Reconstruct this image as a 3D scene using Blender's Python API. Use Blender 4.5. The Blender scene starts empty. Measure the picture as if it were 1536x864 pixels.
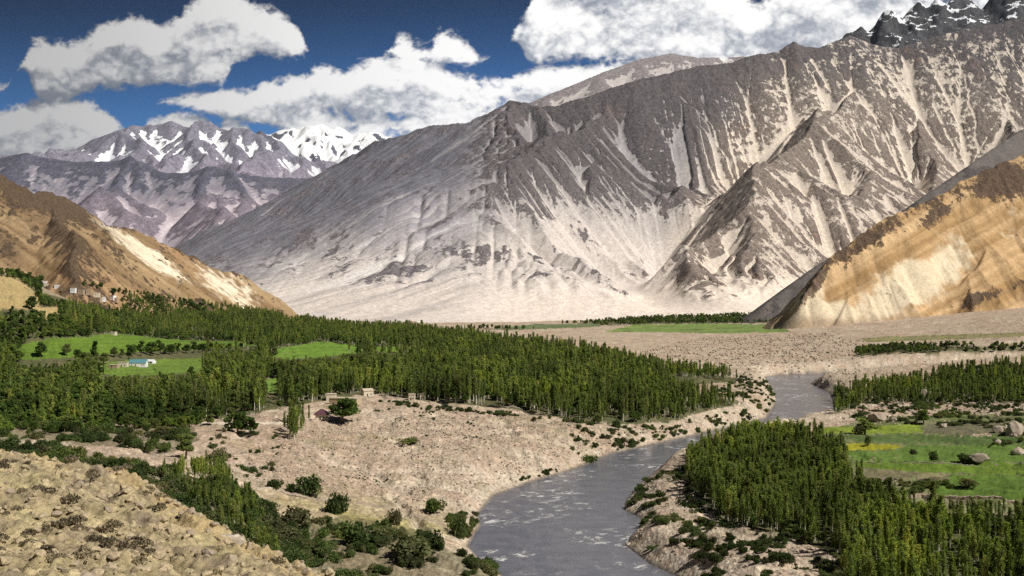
import bpy, math, random, heapq
import numpy as np
from mathutils import Vector

random.seed(7)
RNG = np.random.default_rng(11)
scene = bpy.context.scene
COL = scene.collection

# ------------------------------------------------------------------ camera
CAMZ = 100.0
FPX = 1507.0            # focal length in photo pixels (photo 1536 wide)
CX, HY = 768.0, 440.0   # column of the view axis, row of the horizon
cam_d = bpy.data.cameras.new('camera')
cam = bpy.data.objects.new('camera', cam_d)
COL.objects.link(cam)
cam.location = (0, 0, CAMZ)
cam.rotation_euler = (math.radians(90), 0, 0)
cam_d.lens = 36.0 * FPX / 1536.0
cam_d.sensor_width = 36.0
cam_d.shift_y = (HY - 432.0) / 1536.0
cam_d.clip_start = 1.0
cam_d.clip_end = 90000.0
scene.camera = cam

# ------------------------------------------------------------------ sun / view
SUN_AZ = math.radians(116)     # clockwise from +Y (view axis)
SUN_EL = math.radians(47)
sd = bpy.data.lights.new('sun', 'SUN')
sd.energy = 4.8
sd.angle = math.radians(0.53)
sd.color = (1.0, 0.955, 0.88)
sun = bpy.data.objects.new('sun', sd)
COL.objects.link(sun)
svec = Vector((math.sin(SUN_AZ) * math.cos(SUN_EL), math.cos(SUN_AZ) * math.cos(SUN_EL), math.sin(SUN_EL)))
sun.rotation_euler = (-svec).to_track_quat('-Z', 'Y').to_euler()
sun.location = (0, 0, 3000)
scene.view_settings.view_transform = 'Standard'
scene.view_settings.look = 'None'
scene.view_settings.exposure = 0.15
scene.view_settings.gamma = 1.0
scene.view_settings.use_curve_mapping = False
cy = scene.cycles
cy.max_bounces = 6
cy.diffuse_bounces = 2
cy.glossy_bounces = 2
cy.transmission_bounces = 2
cy.transparent_max_bounces = 8
cy.volume_bounces = 0
cy.use_denoising = False
cy.denoiser = 'OPENIMAGEDENOISE'
cy.denoising_input_passes = 'RGB_ALBEDO_NORMAL'
cy.denoising_prefilter = 'ACCURATE'
cy.use_adaptive_sampling = False


# ------------------------------------------------------------------ node helper
class NT:
    """small expression helper over a node tree"""
    def __init__(s, tree):
        s.t = tree; s.n = tree.nodes; s.l = tree.links

    def node(s, kind, **kw):
        n = s.n.new(kind)
        for k, v in kw.items():
            setattr(n, k, v)
        return n

    def put(s, sock, v):
        if v is None:
            return
        if isinstance(v, bpy.types.NodeSocket):
            s.l.new(v, sock)
        else:
            sock.default_value = v

    def m(s, op, a, b=None, c=None, clamp=False):
        n = s.node('ShaderNodeMath', operation=op, use_clamp=clamp)
        s.put(n.inputs[0], a); s.put(n.inputs[1], b); s.put(n.inputs[2], c)
        return n.outputs[0]

    def vm(s, op, a, b=None, scale=None):
        n = s.node('ShaderNodeVectorMath', operation=op)
        s.put(n.inputs[0], a); s.put(n.inputs[1], b)
        if scale is not None:
            s.put(n.inputs['Scale'], scale)
        return n.outputs[0]

    def noise(s, vec, scale, detail=4, rough=0.55, dist=0.0, lac=2.0, ntype=None):
        n = s.node('ShaderNodeTexNoise')
        if ntype:
            n.noise_type = ntype
        s.put(n.inputs['Vector'], vec)
        n.inputs['Scale'].default_value = scale
        n.inputs['Detail'].default_value = detail
        n.inputs['Roughness'].default_value = rough
        n.inputs['Lacunarity'].default_value = lac
        n.inputs['Distortion'].default_value = dist
        return n.outputs[0]

    def ramp(s, v, a, b, c0=0.0, c1=1.0, smooth=True):
        n = s.node('ShaderNodeMapRange', interpolation_type='SMOOTHSTEP' if smooth else 'LINEAR', clamp=True)
        s.put(n.inputs[0], v)
        for i, x in enumerate((a, b, c0, c1)):
            s.put(n.inputs[1 + i], x)
        return n.outputs[0]

    def mix(s, f, a, b, blend='MIX'):
        n = s.node('ShaderNodeMix', data_type='RGBA', blend_type=blend, clamp_factor=True)
        s.put(n.inputs[0], f)
        for k, v in ((6, a), (7, b)):
            if isinstance(v, tuple) and len(v) == 3:
                v = (*v, 1)
            s.put(n.inputs[k], v)
        return n.outputs[2]

    def xyz(s, v):
        n = s.node('ShaderNodeSeparateXYZ'); s.put(n.inputs[0], v); return n.outputs

    def comb(s, x, y, z):
        n = s.node('ShaderNodeCombineXYZ')
        s.put(n.inputs[0], x); s.put(n.inputs[1], y); s.put(n.inputs[2], z)
        return n.outputs[0]

    def attr(s, name):
        n = s.node('ShaderNodeAttribute', attribute_name=name)
        return n


def new_mat(name):
    m = bpy.data.materials.new(name)
    m.use_nodes = True
    t = m.node_tree
    t.nodes.clear()
    nt = NT(t)
    out = nt.node('ShaderNodeOutputMaterial')
    b = nt.node('ShaderNodeBsdfPrincipled')
    b.inputs['Roughness'].default_value = 0.95
    b.inputs['Specular IOR Level'].default_value = 0.15
    t.links.new(b.outputs[0], out.inputs[0])
    return m, nt, b, out


# ------------------------------------------------------------------ world
def build_world():
    w = bpy.data.worlds.new('World')
    scene.world = w
    w.use_nodes = True
    t = w.node_tree
    t.nodes.clear()
    nt = NT(t)
    out = nt.node('ShaderNodeOutputWorld')
    sky = nt.node('ShaderNodeTexSky', sky_type='NISHITA')
    sky.sun_disc = False
    sky.sun_elevation = SUN_EL
    sky.sun_rotation = SUN_AZ
    sky.altitude = 2800
    sky.air_density = 1.0
    sky.dust_density = 0.3
    sky.ozone_density = 2.0
    geo = nt.node('ShaderNodeNewGeometry')
    tc = nt.node('ShaderNodeTexCoord')
    d = tc.outputs['Generated']
    x, y, z = nt.xyz(d)
    ys = nt.m('MAXIMUM', y, 0.15)
    u = nt.m('DIVIDE', x, ys)
    v = nt.m('DIVIDE', z, ys)
    # polarised deep blue: darker with height above the skyline
    hs = nt.node('ShaderNodeHueSaturation')
    hs.inputs['Saturation'].default_value = 1.22
    nt.put(hs.inputs['Color'], sky.outputs[0])
    grad = nt.ramp(v, 0.10, 0.33, 1.0, 0.17)
    left = nt.ramp(u, -0.62, 0.25, 0.55, 1.0)
    skyc0 = nt.mix(1.0, hs.outputs[0], (0.58, 0.93, 1.22), 'MULTIPLY')
    skyc = nt.mix(1.0, skyc0, nt.comb(nt.m('MULTIPLY', grad, left), nt.m('MULTIPLY', grad, left), nt.m('MULTIPLY', grad, left)), 'MULTIPLY')
    # ---- clouds: three decks, each between a base curve and a top curve over azimuth
    def curve(val, pts, lo=-200.0, hi=1736.0):
        n = nt.node('ShaderNodeFloatCurve')
        cm = n.mapping.curves[0]
        pts = sorted(pts)
        P = [((a - lo) / (hi - lo), (HY - r + 60) / 600.0) for a, r in pts]
        cm.points[0].location = P[0]; cm.points[1].location = P[-1]
        for q in P[1:-1]:
            cm.points.new(*q)
        for q in cm.points:
            q.handle_type = 'AUTO_CLAMPED'
        n.mapping.update()
        nt.put(n.inputs['Value'], val)
        return n.outputs[0]

    def density(uu, vv, oct_, nz=True):
        un = nt.m('MULTIPLY_ADD', uu, FPX / 1936.0, (CX + 200) / 1936.0)
        vn = nt.m('MULTIPLY_ADD', vv, FPX / 600.0, 0.1)
        total = None
        for top, bot, soft in CLOUDS:
            t = nt.m('MULTIPLY', nt.m('SUBTRACT', curve(un, top), vn), 600.0 / soft)
            bb = nt.m('MULTIPLY', nt.m('SUBTRACT', vn, curve(un, bot)), 600.0 / (soft * 0.75))
            g = nt.m('MINIMUM', nt.m('MINIMUM', t, bb), 1.25)
            total = g if total is None else nt.m('MAXIMUM', total, g)
        total = nt.m('MAXIMUM', total, -1.6)
        p = nt.comb(uu, nt.m('MULTIPLY', vv, 1.25), 0.37)
        n1 = nt.noise(p, 10.0, oct_, 0.52, 0.0)
        n2 = nt.noise(p, 38.0, oct_, 0.6, 0.0)
        bil = nt.m('SUBTRACT', 0.13, nt.m('ABSOLUTE', nt.m('SUBTRACT', n2, 0.5)))
        dd = nt.m('MULTIPLY_ADD', nt.m('SUBTRACT', n1, 0.5), 5.2, total)
        dd = nt.m('MULTIPLY_ADD', bil, 4.2, dd)
        return dd

    dn = density(u, v, 6)
    # thickness towards the sun decides how bright a puff is
    o1 = density(nt.m('ADD', u, 0.010), nt.m('ADD', v, 0.016), 3)
    alpha = nt.ramp(dn, 0.0, 0.85)
    lit = nt.m('SUBTRACT', dn, o1)
    shade = nt.ramp(nt.m('SUBTRACT', nt.m('MULTIPLY', lit, 0.42), nt.m('MULTIPLY', nt.m('MAXIMUM', o1, 0.0), 0.17)), -0.80, 0.12)
    ccol = nt.mix(shade, (0.33, 0.36, 0.42), (1.0, 0.99, 0.975))
    thin = nt.ramp(dn, 0.0, 1.0, 0.72, 1.0)
    right = nt.ramp(u, -0.55, 0.0, 0.48, 1.0)
    ccol = nt.mix(1.0, ccol, nt.comb(*[nt.m('MULTIPLY', thin, right)] * 3), 'MULTIPLY')
    front = nt.ramp(y, 0.12, 0.3)
    alpha = nt.m('MULTIPLY', nt.m('MULTIPLY', alpha, front), 0.97)
    b1 = nt.node('ShaderNodeBackground'); nt.put(b1.inputs[0], skyc); b1.inputs[1].default_value = 0.10
    b2 = nt.node('ShaderNodeBackground'); nt.put(b2.inputs[0], ccol); b2.inputs[1].default_value = 1.0
    mx = nt.node('ShaderNodeMixShader')
    nt.put(mx.inputs[0], alpha)
    nt.l.new(b1.outputs[0], mx.inputs[1]); nt.l.new(b2.outputs[0], mx.inputs[2])
    nt.l.new(mx.outputs[0], out.inputs[0])
    w.cycles.sampling_method = 'MANUAL'
    w.cycles.sample_map_resolution = 512


# (top curve, base curve, softness in photo pixels); curves are (azimuth px, row px)
CLOUDS = [
    # heap at the far left and the caps over the snow range
    ([(-200, 130), (0, 165), (40, 158), (75, 150), (120, 148), (165, 162), (184, 182), (200, 198), (212, 178), (240, 164), (280, 166), (310, 176), (326, 192), (336, 178), (355, 180), (375, 194), (400, 220), (1736, 270)],
     [(-200, 255), (100, 252), (150, 228), (180, 196), (200, 194), (212, 204), (400, 208), (430, 210), (1736, 250)], 17),
    # long bank running behind the main ridge
    ([(-200, 300), (220, 170), (240, 146), (300, 134), (360, 134), (400, 118), (450, 118), (480, 104), (520, 116), (560, 100), (600, 88), (650, 86), (700, 102), (760, 106), (820, 98), (880, 96), (940, 88), (1000, 76), (1300, 60), (1736, 60)],
     [(-200, 290), (220, 164), (240, 160), (300, 168), (350, 178), (400, 190), (450, 212), (500, 225), (600, 240), (1000, 240), (1736, 240)], 15),
    # upper deck
    ([(-200, 90), (0, 140), (30, 112), (60, 62), (100, 72), (150, 44), (205, 20), (250, 45), (280, 18), (350, -8), (400, 4), (450, 42), (472, 95),
      (560, 110), (600, 60), (640, 66), (665, 42), (700, 58), (745, 85), (770, 60), (790, 20), (830, -40), (1000, -60), (1100, -20), (1150, 5), (1190, -30), (1736, -90)],
     [(-200, 85), (0, 130), (30, 95), (60, 150), (90, 155), (130, 138), (250, 134), (330, 130), (360, 98), (400, 88), (450, 82), (472, 70),
      (560, 70), (600, 86), (650, 100), (700, 104), (745, 75), (770, 55), (800, 95), (860, 94), (950, 92), (1100, 100), (1250, 140), (1736, 160)], 20),
]
build_world()

# ------------------------------------------------------------------ numpy noise
def _hash(ix, iy, seed):
    h = (ix.astype(np.int64) * 374761393 + iy.astype(np.int64) * 668265263 + seed * 1442695041) & 0xffffffff
    h = ((h ^ (h >> 13)) * 1274126177) & 0xffffffff
    return ((h ^ (h >> 16)) & 0xffff).astype(np.float32) / 65535.0


def pnoise(x, y, seed=0):
    """gradient noise about -1..1"""
    x0 = np.floor(x); y0 = np.floor(y)
    fx = (x - x0).astype(np.float32); fy = (y - y0).astype(np.float32)
    ix = x0.astype(np.int64); iy = y0.astype(np.int64)
    u = fx * fx * fx * (fx * (fx * 6 - 15) + 10); v = fy * fy * fy * (fy * (fy * 6 - 15) + 10)

    def g(i, j, dx, dy):
        a = _hash(ix + i, iy + j, seed) * (2 * math.pi)
        return np.cos(a) * dx + np.sin(a) * dy
    a = g(0, 0, fx, fy); b = g(1, 0, fx - 1, fy); c = g(0, 1, fx, fy - 1); d = g(1, 1, fx - 1, fy - 1)
    return 1.5 * ((a * (1 - u) + b * u) * (1 - v) + (c * (1 - u) + d * u) * v)


def fbm(x, y, scale, octv=5, seed=0, gain=0.5, ridged=False):
    """scale = wavelength of the first octave"""
    t = 0.0; a = 1.0; s = 0.0
    for k in range(octv):
        n = pnoise(x / scale * 2 ** k + 17.3 * k, y / scale * 2 ** k - 9.1 * k, seed + k)
        if ridged:
            n = 1 - 2 * np.abs(n)
        t = t + a * n; s += a; a *= gain
    return t / s


# ------------------------------------------------------------------ landscape evolution
NB = [(-1, 0), (1, 0), (0, -1), (0, 1), (-1, -1), (-1, 1), (1, -1), (1, 1)]


def flood(h, eps):
    """priority flood: fills pits so that every cell drains to the edge"""
    ny, nx = h.shape
    hl = h.ravel().tolist()
    done = bytearray(nx * ny)
    q = []
    for i in range(nx):
        for c in (i, (ny - 1) * nx + i):
            if not done[c]:
                done[c] = 1; q.append((hl[c], c))
    for j in range(ny):
        for c in (j * nx, j * nx + nx - 1):
            if not done[c]:
                done[c] = 1; q.append((hl[c], c))
    heapq.heapify(q)
    offs = [dy * nx + dx for dy, dx in NB]
    pop, push = heapq.heappop, heapq.heappush
    while q:
        z, c = pop(q)
        for o in offs:
            n = c + o
            if 0 <= n < nx * ny and not done[n]:
                done[n] = 1
                if hl[n] < z + eps:
                    hl[n] = z + eps
                push(q, (hl[n], n))
    return np.array(hl).reshape(ny, nx)


def routes(h, dx):
    ny, nx = h.shape
    best = np.zeros((ny, nx)); rec = np.arange(ny * nx).reshape(ny, nx).copy(); dist = np.full((ny, nx), dx)
    idx = np.arange(ny * nx).reshape(ny, nx)
    I = (slice(1, ny - 1), slice(1, nx - 1))
    for dy, dxx in NB:
        L = dx * math.hypot(dy, dxx)
        sl = (slice(1 + dy, ny - 1 + dy), slice(1 + dxx, nx - 1 + dxx))
        s = (h[I] - h[sl]) / L
        m = s > best[I]
        best[I][m] = s[m]; rec[I][m] = idx[sl][m]; dist[I][m] = L
    r = rec.ravel()
    d = (r != np.arange(r.size)).astype(np.int64)
    p = r.copy()
    while True:
        add = d[p]
        if not add.any():
            break
        d = d + add
        p = p[p]
    order = np.argsort(d, kind='stable')
    ds = d[order]
    starts = np.searchsorted(ds, np.arange(1, ds[-1] + 2))
    return r, dist.ravel(), order, starts


def erode(h, dx, iters, K, m=0.5, talus=0.8, A0=None, hard=None):
    sh = h.shape
    h = h.ravel().copy()
    A = None
    for it in range(iters):
        r, dist, order, starts = routes(h.reshape(sh), dx)
        A = np.full(h.size, dx * dx)
        for k in range(len(starts) - 2, -1, -1):
            c = order[starts[k]:starts[k + 1]]
            np.add.at(A, r[c], A[c])
        F = K * A ** m / dist
        if hard is not None:
            F = F * hard.ravel()
        tl = talus * dist
        if hard is not None:
            tl = tl / (0.6 + 0.4 * hard.ravel())
        for k in range(len(starts) - 1):
            c = order[starts[k]:starts[k + 1]]
            hr = h[r[c]]
            h[c] = np.minimum((h[c] + F[c] * hr) / (1 + F[c]), hr + tl[c])
    return h.reshape(sh), A.reshape(sh)


def resample(a, ny, nx):
    """bicubic-ish (catmull-rom) resize"""
    def ax(a, n, axis):
        a = np.moveaxis(a, axis, 0)
        s = a.shape[0]
        t = np.linspace(0, s - 1, n)
        i = np.clip(np.floor(t).astype(int), 0, s - 2); f = (t - i).reshape(-1, *([1] * (a.ndim - 1)))
        g = lambda k: a[np.clip(i + k, 0, s - 1)]
        p0, p1, p2, p3 = g(-1), g(0), g(1), g(2)
        o = p1 + 0.5 * f * (p2 - p0 + f * (2 * p0 - 5 * p1 + 4 * p2 - p3 + f * (3 * (p1 - p2) + p3 - p0)))
        return np.moveaxis(o, 0, axis)
    return ax(ax(a, ny, 0), nx, 1)


def blur(a, r, n=2):
    for _ in range(n):
        for axis in (0, 1):
            c = np.cumsum(np.concatenate([np.repeat(a.take([0], axis), r + 1, axis), a, np.repeat(a.take([-1], axis), r, axis)], axis), axis)
            L = a.shape[axis]
            a = (c.take(range(2 * r + 1, 2 * r + 1 + L), axis) - c.take(range(0, L), axis)) / (2 * r + 1)
    return a


def PW(px, py, d):
    """photo pixel + distance along the view axis -> world point"""
    return ((px - CX) / FPX * d, d, CAMZ - (py - HY) / FPX * d)


def envelope(X, Y, ridges, base, power=1.3):
    """ridges: list of polylines of (px,py,dist,run)"""
    H = np.full(X.shape, base, float)
    for rl in ridges:
        pts = [(*PW(a, b, c), L) for a, b, c, L in rl]
        best = np.full(X.shape, -1e9)
        for (x0, y0, z0, L0), (x1, y1, z1, L1) in zip(pts[:-1], pts[1:]):
            vx, vy = x1 - x0, y1 - y0
            t = np.clip(((X - x0) * vx + (Y - y0) * vy) / (vx * vx + vy * vy + 1e-9), 0, 1)
            d = np.hypot(X - x0 - t * vx, Y - y0 - t * vy)
            z = z0 + t * (z1 - z0); L = L0 + t * (L1 - L0)
            g = np.clip(1 - d / L, 0, 1) ** power
            best = np.maximum(best, base + (z - base) * g)
        H = np.maximum(H, best)
    return H


def grid_mesh(name, X, Y, Z, attrs, mat, keep=None, smooth=True):
    ny, nx = X.shape
    co = np.stack([X, Y, Z], -1).reshape(-1, 3).astype(np.float32)
    i = np.arange(ny * nx).reshape(ny, nx)
    q = np.stack([i[:-1, :-1], i[:-1, 1:], i[1:, 1:], i[1:, :-1]], -1).reshape(-1, 4)
    if keep is not None:
        q = q[keep.ravel()]
        used = np.zeros(ny * nx, bool); used[q.ravel()] = True
        remap = np.cumsum(used) - 1
        q = remap[q]; co = co[used]
    else:
        used = slice(None)
    me = bpy.data.meshes.new(name)
    me.vertices.add(len(co)); me.vertices.foreach_set('co', co.ravel())
    me.loops.add(q.size); me.loops.foreach_set('vertex_index', q.ravel().astype(np.int32))
    me.polygons.add(len(q)); me.polygons.foreach_set('loop_start', np.arange(0, q.size, 4, dtype=np.int32))
    me.polygons.foreach_set('use_smooth', np.full(len(q), smooth))
    me.update(calc_edges=True)
    for k, a in attrs.items():
        if a.ndim == 2:
            at = me.attributes.new(k, 'FLOAT', 'POINT')
            at.data.foreach_set('value', a.ravel()[used].astype(np.float32))
        else:
            at = me.attributes.new(k, 'FLOAT_COLOR', 'POINT')
            c = a.reshape(-1, 3)[used]
            c = np.concatenate([c, np.ones((len(c), 1))], 1)
            at.data.foreach_set('color', c.ravel().astype(np.float32))
    o = bpy.data.objects.new(name, me)
    COL.objects.link(o)
    o['kind'] = 'structure'
    me.materials.append(mat)
    return o


def mountain_field(x0, x1, y0, y1, dxs, ridges, base, seed, K=(0.02, 0.02, 0.02), iters=(14, 6, 3), talus=0.8,
                   rough=60.0, rl=900.0, power=1.3, m=0.5, hardf=0.9, warp=0.0, pin=0.75, soft=None, fine=.28, Lk=1.0, relh=500.0, front=None):
    ridges = [[(a, b, c, L * Lk) for a, b, c, L in r] for r in ridges]
    h = None
    crest = [[(a, b, c, max(60.0, (PW(a, b, c)[2] - base) / pin)) for a, b, c, L in ridges[0]]]
    for lev, dx in enumerate(dxs):
        nx, ny = int(round((x1 - x0) / dx)) + 1, int(round((y1 - y0) / dx)) + 1
        X, Y = np.meshgrid(np.linspace(x0, x1, nx), np.linspace(y0, y1, ny))
        if h is None:
            wx = fbm(X, Y, rl * 1.5, 4, seed + 50) * warp; wy = fbm(X, Y, rl * 1.5, 4, seed + 60) * warp
            h = envelope(X + wx, Y + wy, ridges, base, power)
            if front:
                h = base + (h - base) * np.clip((Y + wy * 2 - front[0]) / (front[1] - front[0]), 0, 1) ** .85
            rel = np.clip((h - base) / relh, 0, 1)
            sf = soft(X, Y) if soft else 1.0
            h = h + rel * rough * sf * fbm(X, Y, rl, 6, seed, 0.55)
            h = flood(h, 0.05)
        else:
            h = resample(h, ny, nx)
            sf = soft(X, Y) if soft else 1.0
            h = h + np.clip((h - base) / (relh * .4), 0, 1) * dx * fine * sf * fbm(X, Y, dx * 8, 4, seed + 9 * lev, 0.65)
        hard = np.exp(hardf * fbm(X, Y, 700, 4, seed + 33)) * (sf ** 1.5 if soft else 1.0)
        h, A = erode(h, dx, iters[lev], K[lev], m, talus, hard=hard)
        h = np.maximum(h, envelope(X, Y, crest, base, 1.0) + dx * .35 * fbm(X, Y, dx * 6, 3, seed + 3))
    return X, Y, h, A


# ------------------------------------------------------------------ rock material driven by 'albedo' and 'rockiness'
def rock_material(name, grain=60.0, bump=6.0, contrast=0.3, fine=9.0, amp=1.6, zs=.4):
    """bedrock breaking through debris: the attribute 'rock' says how likely, fine noise says where exactly"""
    m, nt, b, out = new_mat(name)
    pos = nt.node('ShaderNodeNewGeometry').outputs['Position']
    wob = nt.noise(pos, 1 / (grain * 1.7), 3, .5)
    p = nt.vm('MULTIPLY', nt.vm('ADD', pos, nt.vm('SCALE', nt.comb(wob, wob, wob), scale=grain * 1.1)), (1, 1, zs))
    n1 = nt.noise(p, 1 / grain, 10, 0.78)
    n2 = nt.noise(pos, 1 / fine, 5, 0.7)
    rk = nt.attr('rock').outputs['Fac']
    f = nt.m('ADD', rk, nt.m('MULTIPLY', nt.m('SUBTRACT', n1, .5), amp))
    f = nt.ramp(f, .40, .60)
    c = nt.mix(f, nt.attr('pale').outputs['Color'], nt.attr('dark').outputs['Color'])
    k1 = nt.ramp(nt.noise(p, 2.7 / grain, 6, .7), .3, .7, 1 - contrast, 1 + contrast, False)
    k = nt.m('MULTIPLY', k1, nt.ramp(n2, .3, .7, 1 - contrast * .8, 1 + contrast * .8, False))
    k = nt.m('MULTIPLY', k, nt.ramp(nt.noise(p, 6.5 / grain, 4, .75), .32, .68, 1 - contrast, 1 + contrast, False))
    k = nt.m('ADD', nt.m('MULTIPLY', nt.m('SUBTRACT', k, 1.0), nt.m('MULTIPLY_ADD', f, .6, .6)), 1.0)
    nt.put(b.inputs['Base Color'], nt.mix(1.0, c, nt.comb(k, k, k), 'MULTIPLY'))
    bp = nt.node('ShaderNodeBump')
    bp.inputs['Distance'].default_value = bump
    nt.put(bp.inputs['Strength'], nt.m('MULTIPLY_ADD', f, 0.6, 0.34))
    nt.put(bp.inputs['Height'], nt.m('ADD', nt.m('MULTIPLY_ADD', f, .25, n1), nt.m('MULTIPLY', n2, 0.2)))
    nt.put(b.inputs['Normal'], bp.outputs[0])
    return m


def sstep(x, a, b):
    t = np.clip((x - a) / (b - a), 0, 1)
    return t * t * (3 - 2 * t)


def lerp(a, b, f):
    return a + (b - a) * f[..., None]


def slope_of(Z, dx):
    gy, gx = np.gradient(Z, dx)
    return np.hypot(gx, gy), gx, gy


C = lambda *a: np.array(a, float)


def flat(X, c):
    return np.broadcast_to(C(*c), X.shape + (3,)).copy()


def paint(o_name, X, Y, Z, pale, dark, rock, mat):
    return grid_mesh(o_name, X, Y, Z, {'pale': np.clip(pale, .015, .9), 'dark': np.clip(dark, .015, .9), 'rock': rock}, mat)


def relief(Z, A, r=(2, 6, 16), s=(2.0, 9.0, 30.0), lo=6.6, hi=8.6):
    """rib/gully measure and debris chutes from the drained area"""
    c = [np.clip((Z - blur(Z, ri)) / si, -1, 1) for ri, si in zip(r, s)]
    lf = np.log(A)
    chute = np.clip(sstep(lf, lo, hi) * sstep(-c[0] - .4 * c[1], -.15, .35) + sstep(blur(sstep(lf, hi + .4, hi + 1.9), 1, 1), .12, .5), 0, 1)
    return c[0] * .35 + c[1] * .55 + c[2] * .45, chute


def to_px(X, Y, Z):
    return CX + X / Y * FPX, HY - (Z - CAMZ) / Y * FPX


# ---- the great scree mountain across the valley -------------------------------
def build_main_mountain():
    rid = [
        [(40, 450, 6900, 700), (150, 418, 6950, 800), (275, 368, 7000, 1100), (350, 336, 6950, 1300), (430, 293, 6800, 1500), (500, 248, 6600, 1700), (560, 214, 6450, 1800),
         (600, 204, 6350, 1800), (650, 188, 6250, 1900), (680, 187, 6200, 1900), (712, 183, 6150, 2000), (738, 170, 6100, 2100), (765, 158, 6050, 2300), (800, 164, 6050, 2500), (830, 160, 6050, 2600),
         (880, 147, 6100, 2500), (950, 122, 6200, 2400), (1000, 112, 6300, 2400), (1050, 100, 6400, 2300), (1090, 97, 6450, 2200), (1130, 84, 6500, 2100), (1165, 80, 6550, 2000), (1190, 64, 6600, 2000), (1210, 72, 6600, 1950),
         (1230, 72, 6600, 1900), (1275, 54, 6700, 1850), (1310, 68, 6700, 1800), (1348, 74, 6700, 1800), (1380, 62, 6700, 1750), (1443, 46, 6700, 1750), (1490, 38, 6700, 1750), (1536, 26, 6700, 1800), (1700, 0, 6700, 2000), (2000, 0, 6800, 2200)],
        # spur that turns the left flank towards the left
        [(770, 160, 5950, 2700), (785, 215, 5350, 2500), (800, 270, 4850, 2200), (812, 330, 4400, 1700), (818, 390, 3950, 1100), (822, 430, 3650, 600)],
        [(1348, 74, 6650, 1700), (1290, 105, 6100, 1700), (1200, 150, 5500, 1500), (1090, 220, 4850, 1300), (985, 300, 4350, 950), (905, 378, 3850, 550), (868, 422, 3620, 280)],
        [(1443, 48, 6650, 1300), (1390, 125, 5800, 1100), (1310, 215, 5100, 800), (1215, 305, 4500, 550), (1110, 380, 4050, 330), (1030, 425, 3720, 200)],
        [(1280, 56, 6600, 1100), (1200, 128, 6050, 900), (1110, 205, 5500, 700), (1030, 268, 5000, 480), (960, 325, 4550, 300)],
        [(1620, 20, 6500, 1300), (1530, 120, 5500, 1000), (1450, 205, 4800, 750), (1370, 280, 4350, 500)],
        [(1560, 30, 6500, 1500), (1536, 120, 5400, 1300), (1440, 200, 4700, 1000), (1330, 280, 4250, 700), (1230, 345, 3900, 480), (1120, 408, 3600, 320)],
        [(950, 124, 6150, 1500), (925, 200, 5400, 1200), (895, 285, 4700, 800), (880, 345, 4300, 450)],
        [(1130, 88, 6450, 1300), (1080, 160, 5700, 1000), (1010, 230, 5100, 700)],
    ]
    base = 5.0

    def soft(X, Y):
        px = CX + X / Y * FPX
        return .13 + .87 * sstep(px + 60 * fbm(X, Y, 600, 3, 2), 690, 830)
    X, Y, Z, A = mountain_field(-3100, 4600, 2950, 7700, (24, 12, 6), rid, base, 5,
                                K=(0.030, 0.030, 0.026), iters=(16, 9, 5), talus=1.0, rough=210, rl=520, power=1.12, warp=110, soft=soft, fine=1.1, front=(3180, 4500), pin=1.12)
    dx = 6.0
    fl = sstep(Z, 230, 60)
    Z = Z * (1 - fl) + blur(Z, 14) * fl + fl * 3 * fbm(X, Y, 60, 4, 12)
    sl, gx, gy = slope_of(Z, dx)
    PX, PY = to_px(X, Y, Z)
    left = sstep(PX + 40 * fbm(X, Y, 500, 3, 3), 800, 640)
    rk = fbm(X, Y, 80, 5, 77, 0.6, True)
    steep = sstep(sl, 0.45, 0.85)
    n = fbm(X, Y, 520, 5, 81); n2 = fbm(X, Y, 170, 5, 83, .6); n3 = fbm(X, Y, 40, 4, 84, .6)
    # streaks down the fall line of the left flank
    ca, sa = math.cos(math.radians(49)), math.sin(math.radians(49))
    wv = 60 * fbm(X, Y, 400, 3, 85)
    sc = (X + wv) * -sa + Y * ca      # across
    al_ = (X * ca + Y * sa)                                # along
    stl = fbm(sc, al_ * .07, 130, 7, 86, .66)
    conv, chute = relief(Z, A)
    rock = sstep(conv + .45 * n2 + .35 * n + (sl - .62) * 1.0, -.30, .35)
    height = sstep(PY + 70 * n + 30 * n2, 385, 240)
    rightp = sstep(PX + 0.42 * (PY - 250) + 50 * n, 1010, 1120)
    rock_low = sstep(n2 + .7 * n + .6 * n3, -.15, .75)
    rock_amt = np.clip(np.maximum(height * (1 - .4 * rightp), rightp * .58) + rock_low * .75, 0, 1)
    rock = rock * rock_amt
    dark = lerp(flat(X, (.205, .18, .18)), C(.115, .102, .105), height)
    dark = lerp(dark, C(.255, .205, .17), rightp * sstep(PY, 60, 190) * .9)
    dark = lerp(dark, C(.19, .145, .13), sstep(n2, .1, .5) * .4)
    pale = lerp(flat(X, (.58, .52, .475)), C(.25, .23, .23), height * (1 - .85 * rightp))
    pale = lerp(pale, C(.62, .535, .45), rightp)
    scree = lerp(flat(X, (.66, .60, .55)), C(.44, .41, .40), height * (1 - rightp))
    scree = lerp(scree, C(.76, .66, .53), rightp)
    pale = pale * (1 - chute[..., None] * .85) + scree * chute[..., None] * .85
    dark = lerp(dark, C(.33, .20, .13), sstep(n2 * .8 + n3 * .5 - n * .4, .38, .6) * rightp * .7)
    rock = rock * (1 - .85 * chute)
    # the left flank: lavender grey debris with long streaks
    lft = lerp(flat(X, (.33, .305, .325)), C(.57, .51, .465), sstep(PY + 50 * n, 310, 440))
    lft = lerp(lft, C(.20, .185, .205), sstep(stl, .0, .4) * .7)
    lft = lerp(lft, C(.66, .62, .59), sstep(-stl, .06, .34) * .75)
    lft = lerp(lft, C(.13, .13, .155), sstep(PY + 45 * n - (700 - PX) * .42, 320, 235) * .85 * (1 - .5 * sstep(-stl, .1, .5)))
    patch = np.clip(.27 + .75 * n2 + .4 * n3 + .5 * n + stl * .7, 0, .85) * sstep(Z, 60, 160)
    pale = pale * (1 - left[..., None]) + lft * left[..., None]
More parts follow.
